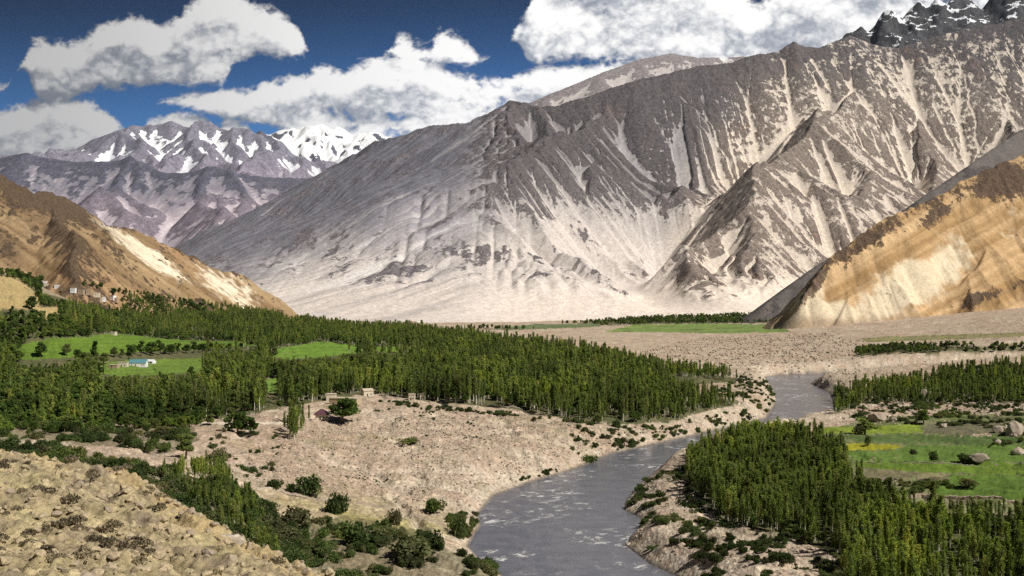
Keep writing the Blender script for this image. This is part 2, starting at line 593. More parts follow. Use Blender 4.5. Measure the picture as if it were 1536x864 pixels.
    dark = lerp(dark, C(.20, .175, .185), left)
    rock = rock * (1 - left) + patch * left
    pale = lerp(pale, C(.60, .40, .30), sstep(n2 - n3 * .3, .25, .6) * sstep(PY, 400, 440) * sstep(PX, 560, 660) * (1 - rightp) * .4)
    fan = sstep(Z + 60 * n2, 190, 40)
    pale = lerp(pale, C(.78, .68, .58), fan * .85 * (1 - .6 * left))
    rock = rock * (1 - .6 * fan)
    Z = Z + (rk * 8 + 9 * fbm(X, Y, 150, 5, 78, .6, True) * (1 - left)) * np.clip(.1 + rock * 1.1 - chute * .5, 0, 1)
    Z = Z + stl * 24 * left * sstep(Z, 20, 160)
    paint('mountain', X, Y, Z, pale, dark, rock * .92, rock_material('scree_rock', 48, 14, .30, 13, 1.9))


build_main_mountain()


# ---- the other ranges ----------------------------------------------------------
def build_pale_ridge():
    rid = [[(600, 230, 7300, 900), (765, 166, 7300, 1200), (820, 143, 7400, 1500), (900, 110, 7600, 1600), (960, 88, 7800, 1700), (1010, 80, 7900, 1700),
            (1050, 86, 7900, 1700), (1085, 86, 8000, 1700), (1115, 84, 8000, 1600), (1200, 100, 8100, 1500), (1350, 110, 8100, 1500)]]
    X, Y, Z, A = mountain_field(-1200, 3600, 6300, 9000, (30, 15), rid, 500, 21, K=(.03, .02), iters=(12, 6), talus=1.0, rough=240, rl=380, warp=60, fine=1.1)
    sl, _, _ = slope_of(Z, 15)
    n = fbm(X, Y, 300, 5, 4)
    conv, chute = relief(Z, A, (1, 3, 8), (4, 15, 40), 7.5, 9.5)
    f = sstep(conv + .5 * n + (sl - .7), -.3, .5) * (1 - .8 * chute)
    pale = flat(X, (.50, .45, .43))
    sn = sstep(fbm(X, Y, 250, 4, 8) + (Z - 1900) / 500 + sstep(to_px(X, Y, Z)[0], 1030, 1080) * .35, .62, .8)
    pale = lerp(pale, C(.8, .8, .82), sn * .8)
    paint('mountain', X, Y, Z, pale, flat(X, (.25, .22, .22)), f * (1 - sn) * .9, rock_material('pale_rock', 60, 8, amp=1.9))


def build_dark_peaks():
    rid = [[(1230, 120, 7300, 500), (1262, 70, 7300, 700), (1275, 58, 7300, 700), (1284, 62, 7300, 700), (1293, 42, 7300, 700), (1304, 52, 7300, 700), (1322, 44, 7300, 700), (1335, 22, 7300, 700), (1346, 40, 7300, 700),
            (1362, 34, 7300, 700), (1378, 14, 7300, 700), (1392, 24, 7300, 700), (1404, 8, 7300, 700), (1416, 20, 7300, 700), (1430, 8, 7300, 700), (1445, 4, 7300, 700), (1462, 14, 7300, 700), (1476, 26, 7300, 700),
            (1490, 12, 7300, 700), (1503, -8, 7300, 700), (1520, -20, 7300, 700), (1545, 0, 7300, 700), (1580, -45, 7300, 700), (1700, -40, 7300, 800)]]
    X, Y, Z, A = mountain_field(1800, 5000, 6500, 8100, (20, 10), rid, 900, 31, K=(.03, .02), iters=(7, 4), talus=1.9, rough=330, rl=200, warp=25, power=.9, fine=1.6, pin=1.0)
    Z = Z + (75 * fbm(X, Y, 270, 6, 3, .52, True)) * sstep(Z, 900, 1500)
    sl, gx, gy = slope_of(Z, 10)
    n = fbm(X, Y, 160, 5, 41)
    sn = sstep(n * 1.3 + (1.15 - sl) * .6 + (Z - 2050) / 900, .12, .38)
    paint('snowy_peaks', X, Y, Z, flat(X, (.82, .83, .86)), flat(X, (.075, .075, .08)), 1.0 - sn * .9, rock_material('dark_rock', 90, 10, amp=1.6))


def build_far_left():
    # purple spur range
    rid = [[(-300, 250, 10500, 2600), (-60, 238, 10800, 3000), (0, 238, 11000, 3000), (38, 230, 11000, 3000), (70, 238, 11000, 3000), (110, 244, 11000, 3000), (180, 243, 11000, 3000), (215, 247, 11000, 3200),
            (255, 263, 10800, 3200), (300, 258, 10800, 3200), (345, 262, 10800, 3200), (400, 266, 10900, 3200), (470, 268, 11000, 3300), (600, 290, 11200, 3300), (800, 330, 11500, 3300)],
           [(160, 245, 10900, 1500), (130, 290, 9800, 1200), (150, 350, 8600, 900)],
           [(345, 262, 10700, 1500), (300, 310, 9600, 1200), (330, 360, 8500, 900)],
           [(20, 238, 10900, 1500), (-40, 300, 9400, 1200), (20, 370, 8200, 900)]]
    X, Y, Z, A = mountain_field(-7600, 1500, 7400, 13000, (50, 25), rid, 60, 51, K=(.03, .025), iters=(16, 8), talus=0.95, rough=460, rl=900, warp=200, power=1.1, fine=1.0)
    sl, _, _ = slope_of(Z, 25)
    Z = Z + 14 * fbm(X, Y, 220, 4, 5, .55, True)
    conv = (Z - blur(Z, 4)) / 28
    n = fbm(X, Y, 900, 5, 54); n2 = fbm(X, Y, 300, 4, 55)
    PX, PY = to_px(X, Y, Z)
    f = sstep(conv + .5 * n + .4 * n2 + (sl - .5), -.3, .5)
    chute = sstep(np.log(A), 10.2, 12.0) * sstep(-conv, -.4, .4)
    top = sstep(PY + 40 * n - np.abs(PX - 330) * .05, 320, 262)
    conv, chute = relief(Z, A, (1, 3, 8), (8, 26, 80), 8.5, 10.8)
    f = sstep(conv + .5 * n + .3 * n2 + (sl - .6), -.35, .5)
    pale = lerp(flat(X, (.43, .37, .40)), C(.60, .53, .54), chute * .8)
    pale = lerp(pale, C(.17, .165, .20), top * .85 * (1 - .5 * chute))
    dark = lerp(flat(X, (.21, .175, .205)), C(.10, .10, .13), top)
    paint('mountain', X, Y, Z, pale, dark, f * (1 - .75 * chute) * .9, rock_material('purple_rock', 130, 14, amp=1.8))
    # snow-streaked range
    rid = [[(-350, 200, 15500, 3500), (-100, 225, 15500, 3200), (60, 236, 15500, 3000), (110, 224, 15500, 3400), (150, 205, 15500, 3800), (180, 196, 15500, 4000), (204, 188, 15500, 4000), (222, 191, 15500, 4000), (240, 186, 15500, 4000), (258, 182, 15500, 4000), (276, 190, 15500, 4000),
            (292, 193, 15500, 4000), (303, 184, 15500, 4000), (315, 183, 15500, 4000), (330, 194, 15500, 4000), (350, 196, 15500, 4000), (368, 196, 15500, 4000), (385, 205, 15500, 3800), (410, 218, 15500, 3600), (440, 232, 15500, 3400), (480, 256, 15500, 3000), (560, 290, 15500, 2800)],
           [(303, 184, 15400, 2000), (345, 230, 13800, 1500), (400, 270, 12500, 1000)], [(222, 190, 15400, 2000), (240, 240, 13800, 1500), (210, 280, 12500, 1000)],
           [(160, 200, 15400, 1800), (130, 245, 13800, 1200)]]
    X, Y, Z, A = mountain_field(-9500, 600, 11800, 17500, (60, 30), rid, 900, 61, K=(.05, .04), iters=(14, 8), talus=1.3, rough=620, rl=620, warp=120, power=1.0, fine=1.3, pin=1.1)
    Z = Z + 26 * fbm(X, Y, 260, 4, 15, .55, True)
    sl, gx, gy = slope_of(Z, 30)
    conv = (Z - blur(Z, 3)) / 40
    n = fbm(X, Y, 700, 5, 64)
    f = sstep(conv + .4 * n, -.4, .5)
    gul = sstep(np.log(A), 8.8, 10.6)
    sn = sstep((Z - 2350) / 520 + .45 * n - conv * .9 - (sl - .95) * 1.3 + gul * .35, .42, .75)
    conv, chute = relief(Z, A, (1, 3, 8), (10, 32, 90), 8.8, 11.0)
    hi = sstep(Z + 200 * n, 1650, 2150)
    pale = lerp(flat(X, (.42, .40, .44)), C(.88, .89, .92), hi)
    dark = lerp(flat(X, (.27, .24, .29)), C(.20, .19, .23), hi)
    f = .62 + conv * .75 + .25 * n - chute * .55 + (sl - 1.0) * .3
    paint('snowy_mountain', X, Y, Z, pale, dark, np.clip(f, 0, 1.3), rock_material('snow_rock', 150, 18, amp=2.0, zs=.3))
    # glacier peak
    rid = [[(330, 260, 21500, 3000), (383, 206, 21500, 3500), (392, 197, 21500, 4000), (402, 203, 21500, 4000), (420, 196, 21500, 4500), (450, 194, 21500, 4800), (470, 192, 21500, 5000), (482, 188, 21500, 5000), (500, 196, 21500, 4800), (512, 207, 21500, 4500), (522, 211, 21500, 4400),
            (538, 206, 21500, 4400), (550, 200, 21500, 4400), (560, 200, 21500, 4400), (572, 207, 21500, 4300), (590, 215, 21500, 4000), (700, 250, 21500, 4000)],
           [(394, 198, 21400, 1400), (410, 215, 20200, 1100), (470, 258, 18500, 900)], [(482, 189, 21400, 2500), (505, 225, 19500, 1800), (540, 270, 18000, 1000)]]
    X, Y, Z, A = mountain_field(-7500, 300, 17200, 23500, (70, 35), rid, 1500, 71, K=(.05, .03), iters=(8, 3), talus=1.3, rough=420, rl=800, warp=100, power=1.05, fine=1.2, pin=1.2)
    Z = Z + 30 * fbm(X, Y, 400, 4, 25, .5, True)
    sl, gx, gy = slope_of(Z, 35)
    n = fbm(X, Y, 500, 5, 74)
    PX, PY = to_px(X, Y, Z)
    rockm = sstep(n * .8 - .12 + (sl - .85) * 1.0 + sstep(PX, 425, 395) * 1.1 + sstep(PX, 515, 560) * .35, .35, .6)
    paint('glacier_peak', X, Y, Z, flat(X, (.9, .9, .92)), flat(X, (.12, .12, .15)), rockm, rock_material('ice_rock', 250, 22, contrast=.12, amp=1.4))


def build_right_hills():
    # grey scree ridge behind the orange hill
    rid = [[(1800, 120, 3700, 1500), (1640, 150, 3500, 1400), (1536, 192, 3250, 1100), (1490, 222, 3130, 1000), (1450, 250, 3030, 900), (1400, 284, 2960, 760), (1350, 318, 2900, 640), (1300, 350, 2850, 540), (1250, 382, 2800, 420), (1210, 408, 2770, 330),
            (1175, 436, 2730, 250), (1150, 455, 2700, 160)]]
    X, Y, Z, A = mountain_field(500, 3900, 1900, 4100, (16, 8), rid, 0, 81, K=(.012, .010), iters=(6, 3), talus=1.0, rough=60, rl=160, warp=10, power=1.1, Lk=.52)
    n = fbm(X, Y, 160, 5, 84)
    pale = lerp(flat(X, (.15, .13, .12)), C(.30, .25, .21), sstep(n, .0, .6) * .6)
    paint('hill', X, Y, Z, pale, flat(X, (.085, .075, .072)), .38 + .6 * n, rock_material('grey_scree', 50, 3, amp=1.2))
    # orange hill
    rid = [[(2100, 60, 3000, 1400), (1800, 130, 2850, 1100), (1650, 185, 2750, 950), (1590, 208, 2680, 880), (1536, 236, 2600, 820), (1495, 252, 2560, 760), (1450, 270, 2520, 700), (1420, 292, 2480, 640), (1380, 312, 2430, 560), (1345, 322, 2380, 500), (1310, 342, 2340, 440),
            (1285, 362, 2310, 380), (1262, 380, 2290, 330), (1240, 396, 2260, 280), (1222, 424, 2220, 170), (1204, 452, 2190, 90)],
           [(1600, 230, 2550, 400), (1500, 330, 2320, 250), (1440, 400, 2200, 150)]]
    X, Y, Z, A = mountain_field(420, 3000, 1500, 3000, (12, 6, 3), rid, 0, 91, K=(.014, .012, .012), iters=(8, 5, 3), talus=.95, rough=60, rl=200, warp=30, power=1.12, Lk=.62, fine=1.4, relh=90, pin=1.2)
    sl, _, _ = slope_of(Z, 3)
    PX, PY = to_px(X, Y, Z)
    # streak coordinate: along the fall line, which runs down to the lower left in the picture
    n = fbm(X, Y, 130, 5, 94); n2 = fbm(X, Y, 420, 4, 95); r = fbm(X, Y, 26, 4, 96)
    st = fbm(PX * .55 + PY * 1.0, PX * .06, 46, 5, 97)
    conv, chute = relief(Z, A, (2, 5, 12), (1.5, 5, 14), 5.8, 8.0)
    s2 = fbm(PX * .55 + PY * 1.0, PX * .045, 11, 4, 98, .6); n5 = fbm(X, Y, 11, 4, 92, .65)
    pale = lerp(flat(X, (.38, .235, .105)), C(.56, .38, .205), sstep(st + .5 * s2, -.35, .4))
    pale = pale * (1 + .22 * s2 + .14 * n5)[..., None]
    pale = lerp(pale, C(.62, .48, .31), sstep(st * .6 + n2, .2, .6) * .6)
    pale = lerp(pale, C(.25, .165, .09), sstep(-st + n2 * .6, .2, .6) * .75)
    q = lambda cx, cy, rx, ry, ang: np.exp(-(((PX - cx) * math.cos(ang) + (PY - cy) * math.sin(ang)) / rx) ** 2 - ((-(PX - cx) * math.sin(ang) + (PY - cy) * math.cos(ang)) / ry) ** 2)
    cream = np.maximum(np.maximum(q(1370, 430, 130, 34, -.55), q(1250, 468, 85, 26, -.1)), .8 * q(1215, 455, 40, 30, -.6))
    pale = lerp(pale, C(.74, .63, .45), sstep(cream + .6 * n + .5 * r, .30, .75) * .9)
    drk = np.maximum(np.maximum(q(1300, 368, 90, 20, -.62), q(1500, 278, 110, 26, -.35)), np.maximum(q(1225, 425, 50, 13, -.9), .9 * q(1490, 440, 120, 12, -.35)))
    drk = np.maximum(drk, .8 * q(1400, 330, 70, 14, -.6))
    tan = sstep(PY + 18 * n, 468, 486)
    pale = lerp(pale, C(.40, .30, .20), tan * .85)
    rock = np.clip(.06 + drk * .72 + .7 * n + .3 * n2 + .12 * conv + .28 * cream * sstep(n2 + n, -.2, .3) - chute * .3, 0, 1) * (1 - tan * .8)
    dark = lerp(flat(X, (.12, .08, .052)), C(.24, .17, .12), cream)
    rock = np.clip(rock + .28 * np.clip(n5 + r * .6 - .25, 0, 1) * (1 - tan), 0, 1)
    Z = Z + fbm(X, Y, 40, 6, 99, .6, True) * (1.2 + 12 * rock) * sstep(Z, 20, 80) + st * 4 + s2 * 2.5 + 9 * fbm(X, Y, 130, 4, 93, .6, True) * sstep(Z, 60, 200)
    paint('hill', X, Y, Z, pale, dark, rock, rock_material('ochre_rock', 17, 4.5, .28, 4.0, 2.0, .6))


HILLS = []


def build_left_hill():
    rid = [[(-700, 200, 1900, 1000), (-300, 235, 1950, 900), (-100, 262, 2050, 820), (0, 280, 2100, 760), (40, 289, 2160, 740), (70, 297, 2220, 720), (110, 312, 2330, 700), (130, 322, 2400, 690), (152, 340, 2480, 640), (190, 350, 2580, 600), (215, 356, 2640, 560), (250, 372, 2720, 520), (285, 388, 2790, 470),
            (320, 406, 2850, 400), (350, 414, 2900, 350), (380, 428, 2940, 290), (400, 444, 2970, 220), (425, 464, 3000, 130)],
           [(60, 296, 2200, 500), (100, 350, 1950, 350), (110, 400, 1800, 200)], [(215, 357, 2640, 350), (240, 400, 2480, 220), (250, 430, 2380, 120)]]
    X, Y, Z, A = mountain_field(-2900, -300, 1200, 3400, (12, 6, 3), rid, 10, 101, K=(.016, .014, .014), iters=(8, 5, 3), talus=.95, rough=75, rl=220, warp=30, power=1.12, Lk=.62, fine=1.3, relh=90)
    PX, PY = to_px(X, Y, Z)
    n = fbm(X, Y, 130, 5, 104); n2 = fbm(X, Y, 420, 4, 105); r = fbm(X, Y, 22, 4, 106)
    st = fbm(PY * 1.0 - PX * .62, PX * .05, 34, 5, 107)
    conv, chute = relief(Z, A, (2, 5, 12), (1.5, 5, 14), 5.8, 8.0)
    s2 = fbm(PY * 1.0 - PX * .62, PX * .045, 9, 4, 108, .6); n5 = fbm(X, Y, 11, 4, 102, .65)
    pale = lerp(flat(X, (.21, .135, .068)), C(.36, .25, .135), sstep(st + .5 * s2, -.35, .4))
    pale = lerp(pale, C(.50, .38, .22), sstep(st + .5 * n, .15, .6) * .55)
    pale = lerp(pale, C(.42, .24, .125), sstep(n2 + .4 * st, .15, .5) * .5)
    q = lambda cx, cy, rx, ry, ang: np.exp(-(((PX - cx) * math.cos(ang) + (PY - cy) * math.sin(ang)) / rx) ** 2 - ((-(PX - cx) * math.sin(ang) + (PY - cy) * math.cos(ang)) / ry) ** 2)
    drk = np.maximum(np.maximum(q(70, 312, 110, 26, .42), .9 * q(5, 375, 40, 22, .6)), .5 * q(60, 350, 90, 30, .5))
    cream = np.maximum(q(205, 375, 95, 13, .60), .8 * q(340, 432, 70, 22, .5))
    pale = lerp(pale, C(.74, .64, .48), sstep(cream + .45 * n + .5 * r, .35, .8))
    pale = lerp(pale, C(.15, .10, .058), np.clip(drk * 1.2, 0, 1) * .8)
    pale = pale * (1 + .25 * s2 + .16 * n5)[..., None]
    rk = sstep(r + .4 * n, .0, .5) * sstep(PX, 170, 260)
    rock = np.clip(.16 + drk * .75 + .6 * n + .35 * n2 + .3 * conv + .4 * rk - .5 * cream - chute * .25, 0, 1)
    rock = np.clip(rock + .35 * np.clip(n5 + r * .6 - .2, 0, 1), 0, 1)
    Z = Z + fbm(X, Y, 40, 6, 109, .6, True) * (1.5 + 12 * rock) * sstep(Z, 20, 80) + st * 4 + s2 * 2 + 12 * fbm(X, Y, 150, 5, 110, .6, True) * sstep(Z, 60, 200)
    HILLS.append((X[0, 0], Y[0, 0], 3.0, Z))
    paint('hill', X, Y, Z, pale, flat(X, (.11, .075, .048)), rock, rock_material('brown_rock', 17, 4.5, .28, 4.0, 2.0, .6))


build_pale_ridge()
build_dark_peaks()
build_far_left()
build_right_hills()
build_left_hill()


# ------------------------------------------------------------------ valley floor
CTRL_Z = [  # (px, row, height above the river)
    (300, 640, 22), (450, 640, 22), (400, 700, 18), (560, 700, 11), (650, 720, 8), (420, 740, 15), (600, 800, 6), (480, 800, 10), (400, 820, 14),
    (560, 864, 6), (300, 780, 20), (200, 700, 28), (100, 660, 30), (0, 640, 34), (0, 700, 34), (200, 780, 24),
    (500, 600, 22), (700, 600, 20), (900, 630, 13), (1000, 600, 14), (1100, 570, 12), (800, 560, 20), (600, 560, 22), (300, 580, 24), (100, 580, 28), (0, 580, 32), (1130, 562, 10),
    (800, 650, 14), (700, 660, 15),
    (200, 540, 26), (450, 520, 26), (200, 510, 28), (380, 510, 28), (0, 530, 40), (600, 510, 24), (750, 500, 18),
    (1000, 520, 14), (900, 500, 14), (1150, 540, 12), (1150, 500, 16), (1000, 490, 16), (1250, 540, 12), (1300, 520, 20), (1400, 500, 34), (1536, 500, 44), (1400, 560, 16), (1536, 560, 18),
    (1300, 600, 12), (1536, 600, 14), (1300, 640, 10), (1536, 640, 14), (1300, 700, 11), (1536, 700, 14), (1400, 750, 13), (1200, 720, 11), (1100, 710, 10), (1250, 800, 13), (1450, 864, 16), (1100, 790, 10), (1250, 864, 10), (1536, 800, 18),
    (1020, 760, 8), (700, 486, 15), (850, 481, 15), (500, 481, 24), (1000, 478, 20), (1100, 482, 20),
    (-300, 600, 40), (-300, 700, 40), (1900, 600, 30), (1900, 700, 34), (1900, 520, 60), (1900, 800, 40), (800, 900, 4), (1100, 940, 10), (1500, 950, 30), (400, 920, 14), (100, 900, 30), (-300, 900, 50),
]
CTRL_D = [  # (px, row, distance)
    (200, 470, 2000), (150, 444, 2250), (50, 440, 1700), (0, 470, 1250), (0, 419, 1150), (-60, 415, 1150), (40, 432, 1120), (75, 458, 1180), (0, 405, 1500), (60, 418, 1600), (300, 468, 2300),
    (400, 473, 2700), (1150, 470, 3500), (1536, 470, 1800), (1350, 482, 2050), (1180, 492, 2150), (700, 484, 4200), (1100, 470, 4300), (300, 470, 4200),
    (-500, 440, 1200), (-500, 380, 2200), (2200, 460, 1200), (1900, 440, 2000), (-1500, 440, 800), (3000, 430, 800),
]


def make_ground_fn():
    P = [((px - CX) / FPX, math.log((CAMZ - z) * FPX / (py - HY)), z) for px, py, z in CTRL_Z]
    P += [((px - CX) / FPX, math.log(d), PW(px, py, d)[2]) for px, py, d in CTRL_D]
    P = np.array(P)
    S = np.array([1.6, 1.0])
    q = P[:, :2] * S

    def phi(r):
        return r * r * np.log(r + 1e-9)
    n = len(P)
    M = np.zeros((n + 3, n + 3))
    M[:n, :n] = phi(np.linalg.norm(q[:, None] - q[None], axis=-1)) + np.eye(n) * 0.012
    M[:n, n] = 1; M[:n, n + 1:] = q
    M[n, :n] = 1; M[n + 1:, :n] = q.T
    sol = np.linalg.solve(M, np.concatenate([P[:, 2], [0, 0, 0]]))
    # tabulate for speed
    U = np.linspace(-1.3, 1.3, 261); W = np.linspace(math.log(120), math.log(14000), 241)
    UU, WW = np.meshgrid(U, W)
    t = np.stack([UU, WW], -1).reshape(-1, 2) * S
    T = np.zeros(len(t))
    for k in range(n):
        T += sol[k] * phi(np.linalg.norm(t - q[k], axis=-1))
    T += sol[n] + t @ sol[n + 1:]
    T = np.clip(T.reshape(UU.shape), 3, 160)

    def f(u, w):
        a = np.clip((u - U[0]) / (U[1] - U[0]), 0, len(U) - 1.001); b = np.clip((w - W[0]) / (W[1] - W[0]), 0, len(W) - 1.001)
        i = a.astype(int); j = b.astype(int); fa = a - i; fb = b - j
        return (T[j, i] * (1 - fa) + T[j, i + 1] * fa) * (1 - fb) + (T[j + 1, i] * (1 - fa) + T[j + 1, i + 1] * fa) * fb
    return f


_gf = make_ground_fn()


def R0(px, py, z=0.0):
    d = (CAMZ - z) * FPX / (py - HY)
    return ((px - CX) / FPX * d, d)


RIV_L = [(14, 150), (14, 250), R0(800, 920), R0(756, 864), R0(722, 840), R0(704, 820), R0(712, 802), R0(722, 790), R0(718, 772), R0(740, 745), R0(800, 722), R0(860, 705), R0(920, 680), R0(990, 665), R0(1050, 652), R0(1100, 640),
         R0(1150, 628), R0(1166, 602), R0(1160, 585), R0(1150, 571), (300, 1190), (330, 1235), (420, 1265), (620, 1290), (1400, 1330)]
RIV_R = [(80, 150), (80, 250), R0(1090, 920), R0(1014, 864), R0(975, 846), R0(941, 820), R0(944, 806), R0(958, 792), R0(962, 778), R0(936, 765), R0(938, 752), R0(958, 728), R0(1000, 692), R0(1050, 672), R0(1110, 655),
         R0(1200, 638), R0(1256, 625), R0(1245, 590), R0(1215, 575), (370, 1160), (440, 1195), (620, 1215), (1400, 1240)]
RIV = np.array(RIV_L + RIV_R[::-1])


def inpoly(X, Y, poly):
    c = np.zeros(X.shape, bool)
    n = len(poly)
    for i in range(n):
        x0, y0 = poly[i]; x1, y1 = poly[(i + 1) % n]
        if y0 == y1:
            continue
        m = (y0 > Y) != (y1 > Y)
        c ^= m & (X < (x1 - x0) * (Y - y0) / (y1 - y0) + x0)
    return c


def river_dist(X, Y):
    d = np.full(X.shape, 1e9)
    near = (Y < 1900) & (np.abs(X) < 1600)
    xs, ys = X[near], Y[near]
    dd = np.full(xs.shape, 1e9)
    n = len(RIV)
    for i in range(n):
        (x0, y0), (x1, y1) = RIV[i], RIV[(i + 1) % n]
        vx, vy = x1 - x0, y1 - y0
        t = np.clip(((xs - x0) * vx + (ys - y0) * vy) / (vx * vx + vy * vy + 1e-9), 0, 1)
        dd = np.minimum(dd, np.hypot(xs - x0 - t * vx, ys - y0 - t * vy))
    dd = np.where(inpoly(xs, ys, RIV), -dd, dd)
    d[near] = dd
    return d


def ground_z(X, Y, detail=True):
    X = np.asarray(X, float); Y = np.asarray(Y, float)
    w = np.log(np.maximum(Y, 121)); u = X / np.maximum(Y, 1)
    base = _gf(u, w)
    d = river_dist(X, Y)
    nb = fbm(X, Y, 26, 4, 201)
    side = sstep(X - (0.28 * Y - 75), -20, 20)          # 1 on the right bank
    dj = d + nb * 3.0 * sstep(d, 1, 12)
    gl = fbm(X * .8 + Y * .25, Y * .2 - X * .1, 9, 3, 203, ridged=True)
    bank = np.where(d > 0, 0.25 + dj * (0.40 + 0.28 * side) + gl * 1.6 * sstep(d, 2, 8), d * 0.5)
    bank = np.maximum(bank, np.where(d > 0, 0.12, -6))
    k = 2.0
    z = -k * np.log(np.exp(-np.clip(base, -60, 200) / k) + np.exp(-np.clip(bank, -60, 120) / k))
    z = np.where(bank > 115, base, z)
    if detail:
        amp = sstep(d, 0, 10)
        z = z + amp * (fbm(X, Y, 60, 4, 205) * 3.6 + fbm(X, Y, 220, 3, 207) * 2.0)
        z = z + amp * 2.0 * fbm(X + .6 * Y, Y * .5 - X * .3, 24, 4, 211, .55, True) * sstep(Y, 2500, 900)
        wash = np.abs(fbm(X * .9 + Y * .45, Y * .9 - X * .2, 85, 4, 213))
        z = z - amp * 2.2 * sstep(wash, .09, .0) * sstep(Y, 1400, 900)
        z = z + amp * 0.75 * fbm(X, Y, 7, 4, 209, .6, True) * sstep(Y, 2500, 600)
    return z


def surf_z(X, Y):
    """valley floor, or the lower slope of the brown hill where that is higher"""
    z = ground_z(X, Y)
    for x0, y0, dx, H in HILLS:
        i = np.clip((X - x0) / dx, 0, H.shape[1] - 1.001); j = np.clip((Y - y0) / dx, 0, H.shape[0] - 1.001)
        inside = (X > x0) & (Y > y0) & (X < x0 + dx * (H.shape[1] - 1)) & (Y < y0 + dx * (H.shape[0] - 1))
        z = np.where(inside, np.maximum(z, H[j.astype(int), i.astype(int)]), z)
    return z


def at(px, py, lo=150.0, hi=4500.0):
    """photo pixel -> point on the valley floor (first hit of the line of sight)"""
    ds = np.exp(np.linspace(math.log(lo), math.log(hi), 500))
    X = (px - CX) / FPX * ds
    zr = CAMZ - (py - HY) / FPX * ds
    zg = surf_z(X, ds)
    k = np.argmax(zg >= zr) if (zg >= zr).any() else len(ds) - 1
    if k == 0:
        return X[0], ds[0], zg[0]
    a, b = ds[k - 1], ds[k]
    for _ in range(3):
        t = np.linspace(a, b, 12); xx = (px - CX) / FPX * t
        hit = surf_z(xx, t) >= CAMZ - (py - HY) / FPX * t
        j = max(1, int(np.argmax(hit)) if hit.any() else 11)
        a, b = t[j - 1], t[j]
    return (px - CX) / FPX * b, b, float(surf_z(np.array([(px - CX) / FPX * b]), np.array([b]))[0])


# crop fields, in photo pixels on the ground: polygon, colour
FIELDS = {
    'left_meadow': ([(20, 540), (30, 518), (70, 510), (130, 506), (165, 500), (200, 503), (260, 510), (330, 512), (385, 512), (390, 519), (300, 524), (200, 528), (140, 535), (60, 540)], (.105, .17, .022)),
    'left_near': ([(140, 560), (150, 545), (200, 541), (300, 537), (310, 543), (300, 558), (250, 562), (180, 566)], (.12, .18, .03)),
    'mid_meadow': ([(398, 534), (410, 524), (450, 518), (480, 512), (540, 520), (560, 527), (500, 535), (430, 540)], (.13, .22, .03)),
    'mid_far': ([(556, 521), (590, 520), (620, 523), (618, 529), (570, 529)], (.13, .21, .03)),
    'gap_meadow': ([(396, 570), (420, 568), (420, 590), (396, 590)], (.14, .22, .04)),
    'far_pale': ([(905, 498), (950, 488), (1060, 486), (1170, 488), (1185, 498), (1100, 501), (980, 499)], (.16, .22, .06)),
    'far_pale_two': ([(730, 493), (800, 487), (900, 486), (900, 490), (820, 494)], (.13, .16, .07)),
    'r_top_lime': ([(1228, 650), (1238, 641), (1300, 640), (1380, 637), (1383, 650), (1300, 652)], (.17, .22, .03)),
    'r_brown': ([(1384, 650), (1390, 636), (1500, 634), (1502, 652), (1430, 655)], (.14, .13, .075)),
    'r_olive': ([(1250, 654), (1380, 653), (1440, 657), (1536, 656), (1560, 668), (1400, 666), (1290, 664)], (.085, .125, .035)),
    'r_yellow': ([(1268, 666), (1300, 666), (1356, 669), (1340, 676), (1272, 677)], (.26, .25, .02)),
    'r_green': ([(1270, 678), (1345, 677), (1360, 668), (1600, 670), (1620, 694), (1400, 694), (1280, 693)], (.10, .16, .03)),
    'r_green_two': ([(1276, 696), (1400, 696), (1620, 697), (1640, 716), (1430, 712), (1290, 702)], (.11, .17, .022)),
    'r_green_low': ([(1430, 714), (1640, 718), (1660, 752), (1500, 750), (1400, 742), (1395, 730)], (.095, .155, .025)),
    'r_dull': ([(1290, 703), (1420, 713), (1425, 722), (1300, 720)], (.17, .15, .08)),
    'path': ([(255, 686), (300, 694), (350, 708), (400, 727), (450, 742), (500, 750), (560, 756), (620, 770), (690, 795), (690, 798), (618, 774), (558, 760), (500, 754), (448, 746), (398, 731), (348, 712), (300, 697), (255, 690)], (.30, .24, .17)),
    'path_two': ([(270, 632), (330, 634), (430, 634), (430, 637), (330, 638), (270, 635)], (.52, .44, .34)),
    'far_field': ([(1290, 508), (1400, 503), (1536, 500), (1536, 506), (1400, 511), (1300, 514)], (.22, .20, .09)),
}
FOREST = {
    'left': [(-120, 470), (-200, 640), (0, 640), (120, 640), (250, 628), (330, 628), (420, 612), (480, 602), (560, 590), (650, 603), (760, 612), (860, 630), (900, 636), (1000, 634), (1075, 614), (1115, 604), (1060, 592), (1000, 578), (1115, 572), (1112, 568), (1000, 553), (900, 537), (800, 521), (700, 507),
             (620, 497), (540, 492), (430, 482), (410, 470), (330, 462), (250, 448), (170, 434), (90, 424), (30, 415), (-100, 400)],
    'right': [(1030, 695), (1075, 668), (1130, 660), (1230, 664), (1268, 684), (1275, 716), (1325, 745), (1335, 768), (1536, 772), (1660, 775), (1660, 900), (1270, 900), (1255, 835), (1190, 806), (1100, 786), (1050, 754), (1030, 722)],
    'right_mid': [(1255, 622), (1248, 596), (1290, 586), (1380, 572), (1420, 558), (1536, 546), (1660, 540), (1660, 600), (1430, 606), (1300, 603)],
    'right_far': [(1282, 535), (1286, 524), (1340, 520), (1536, 518), (1700, 518), (1700, 526), (1450, 528), (1345, 530)],
    'foot': [(700, 494), (860, 486), (1000, 474), (1100, 463), (1190, 448), (1197, 455), (1180, 484), (940, 487), (900, 489), (760, 495)],
}
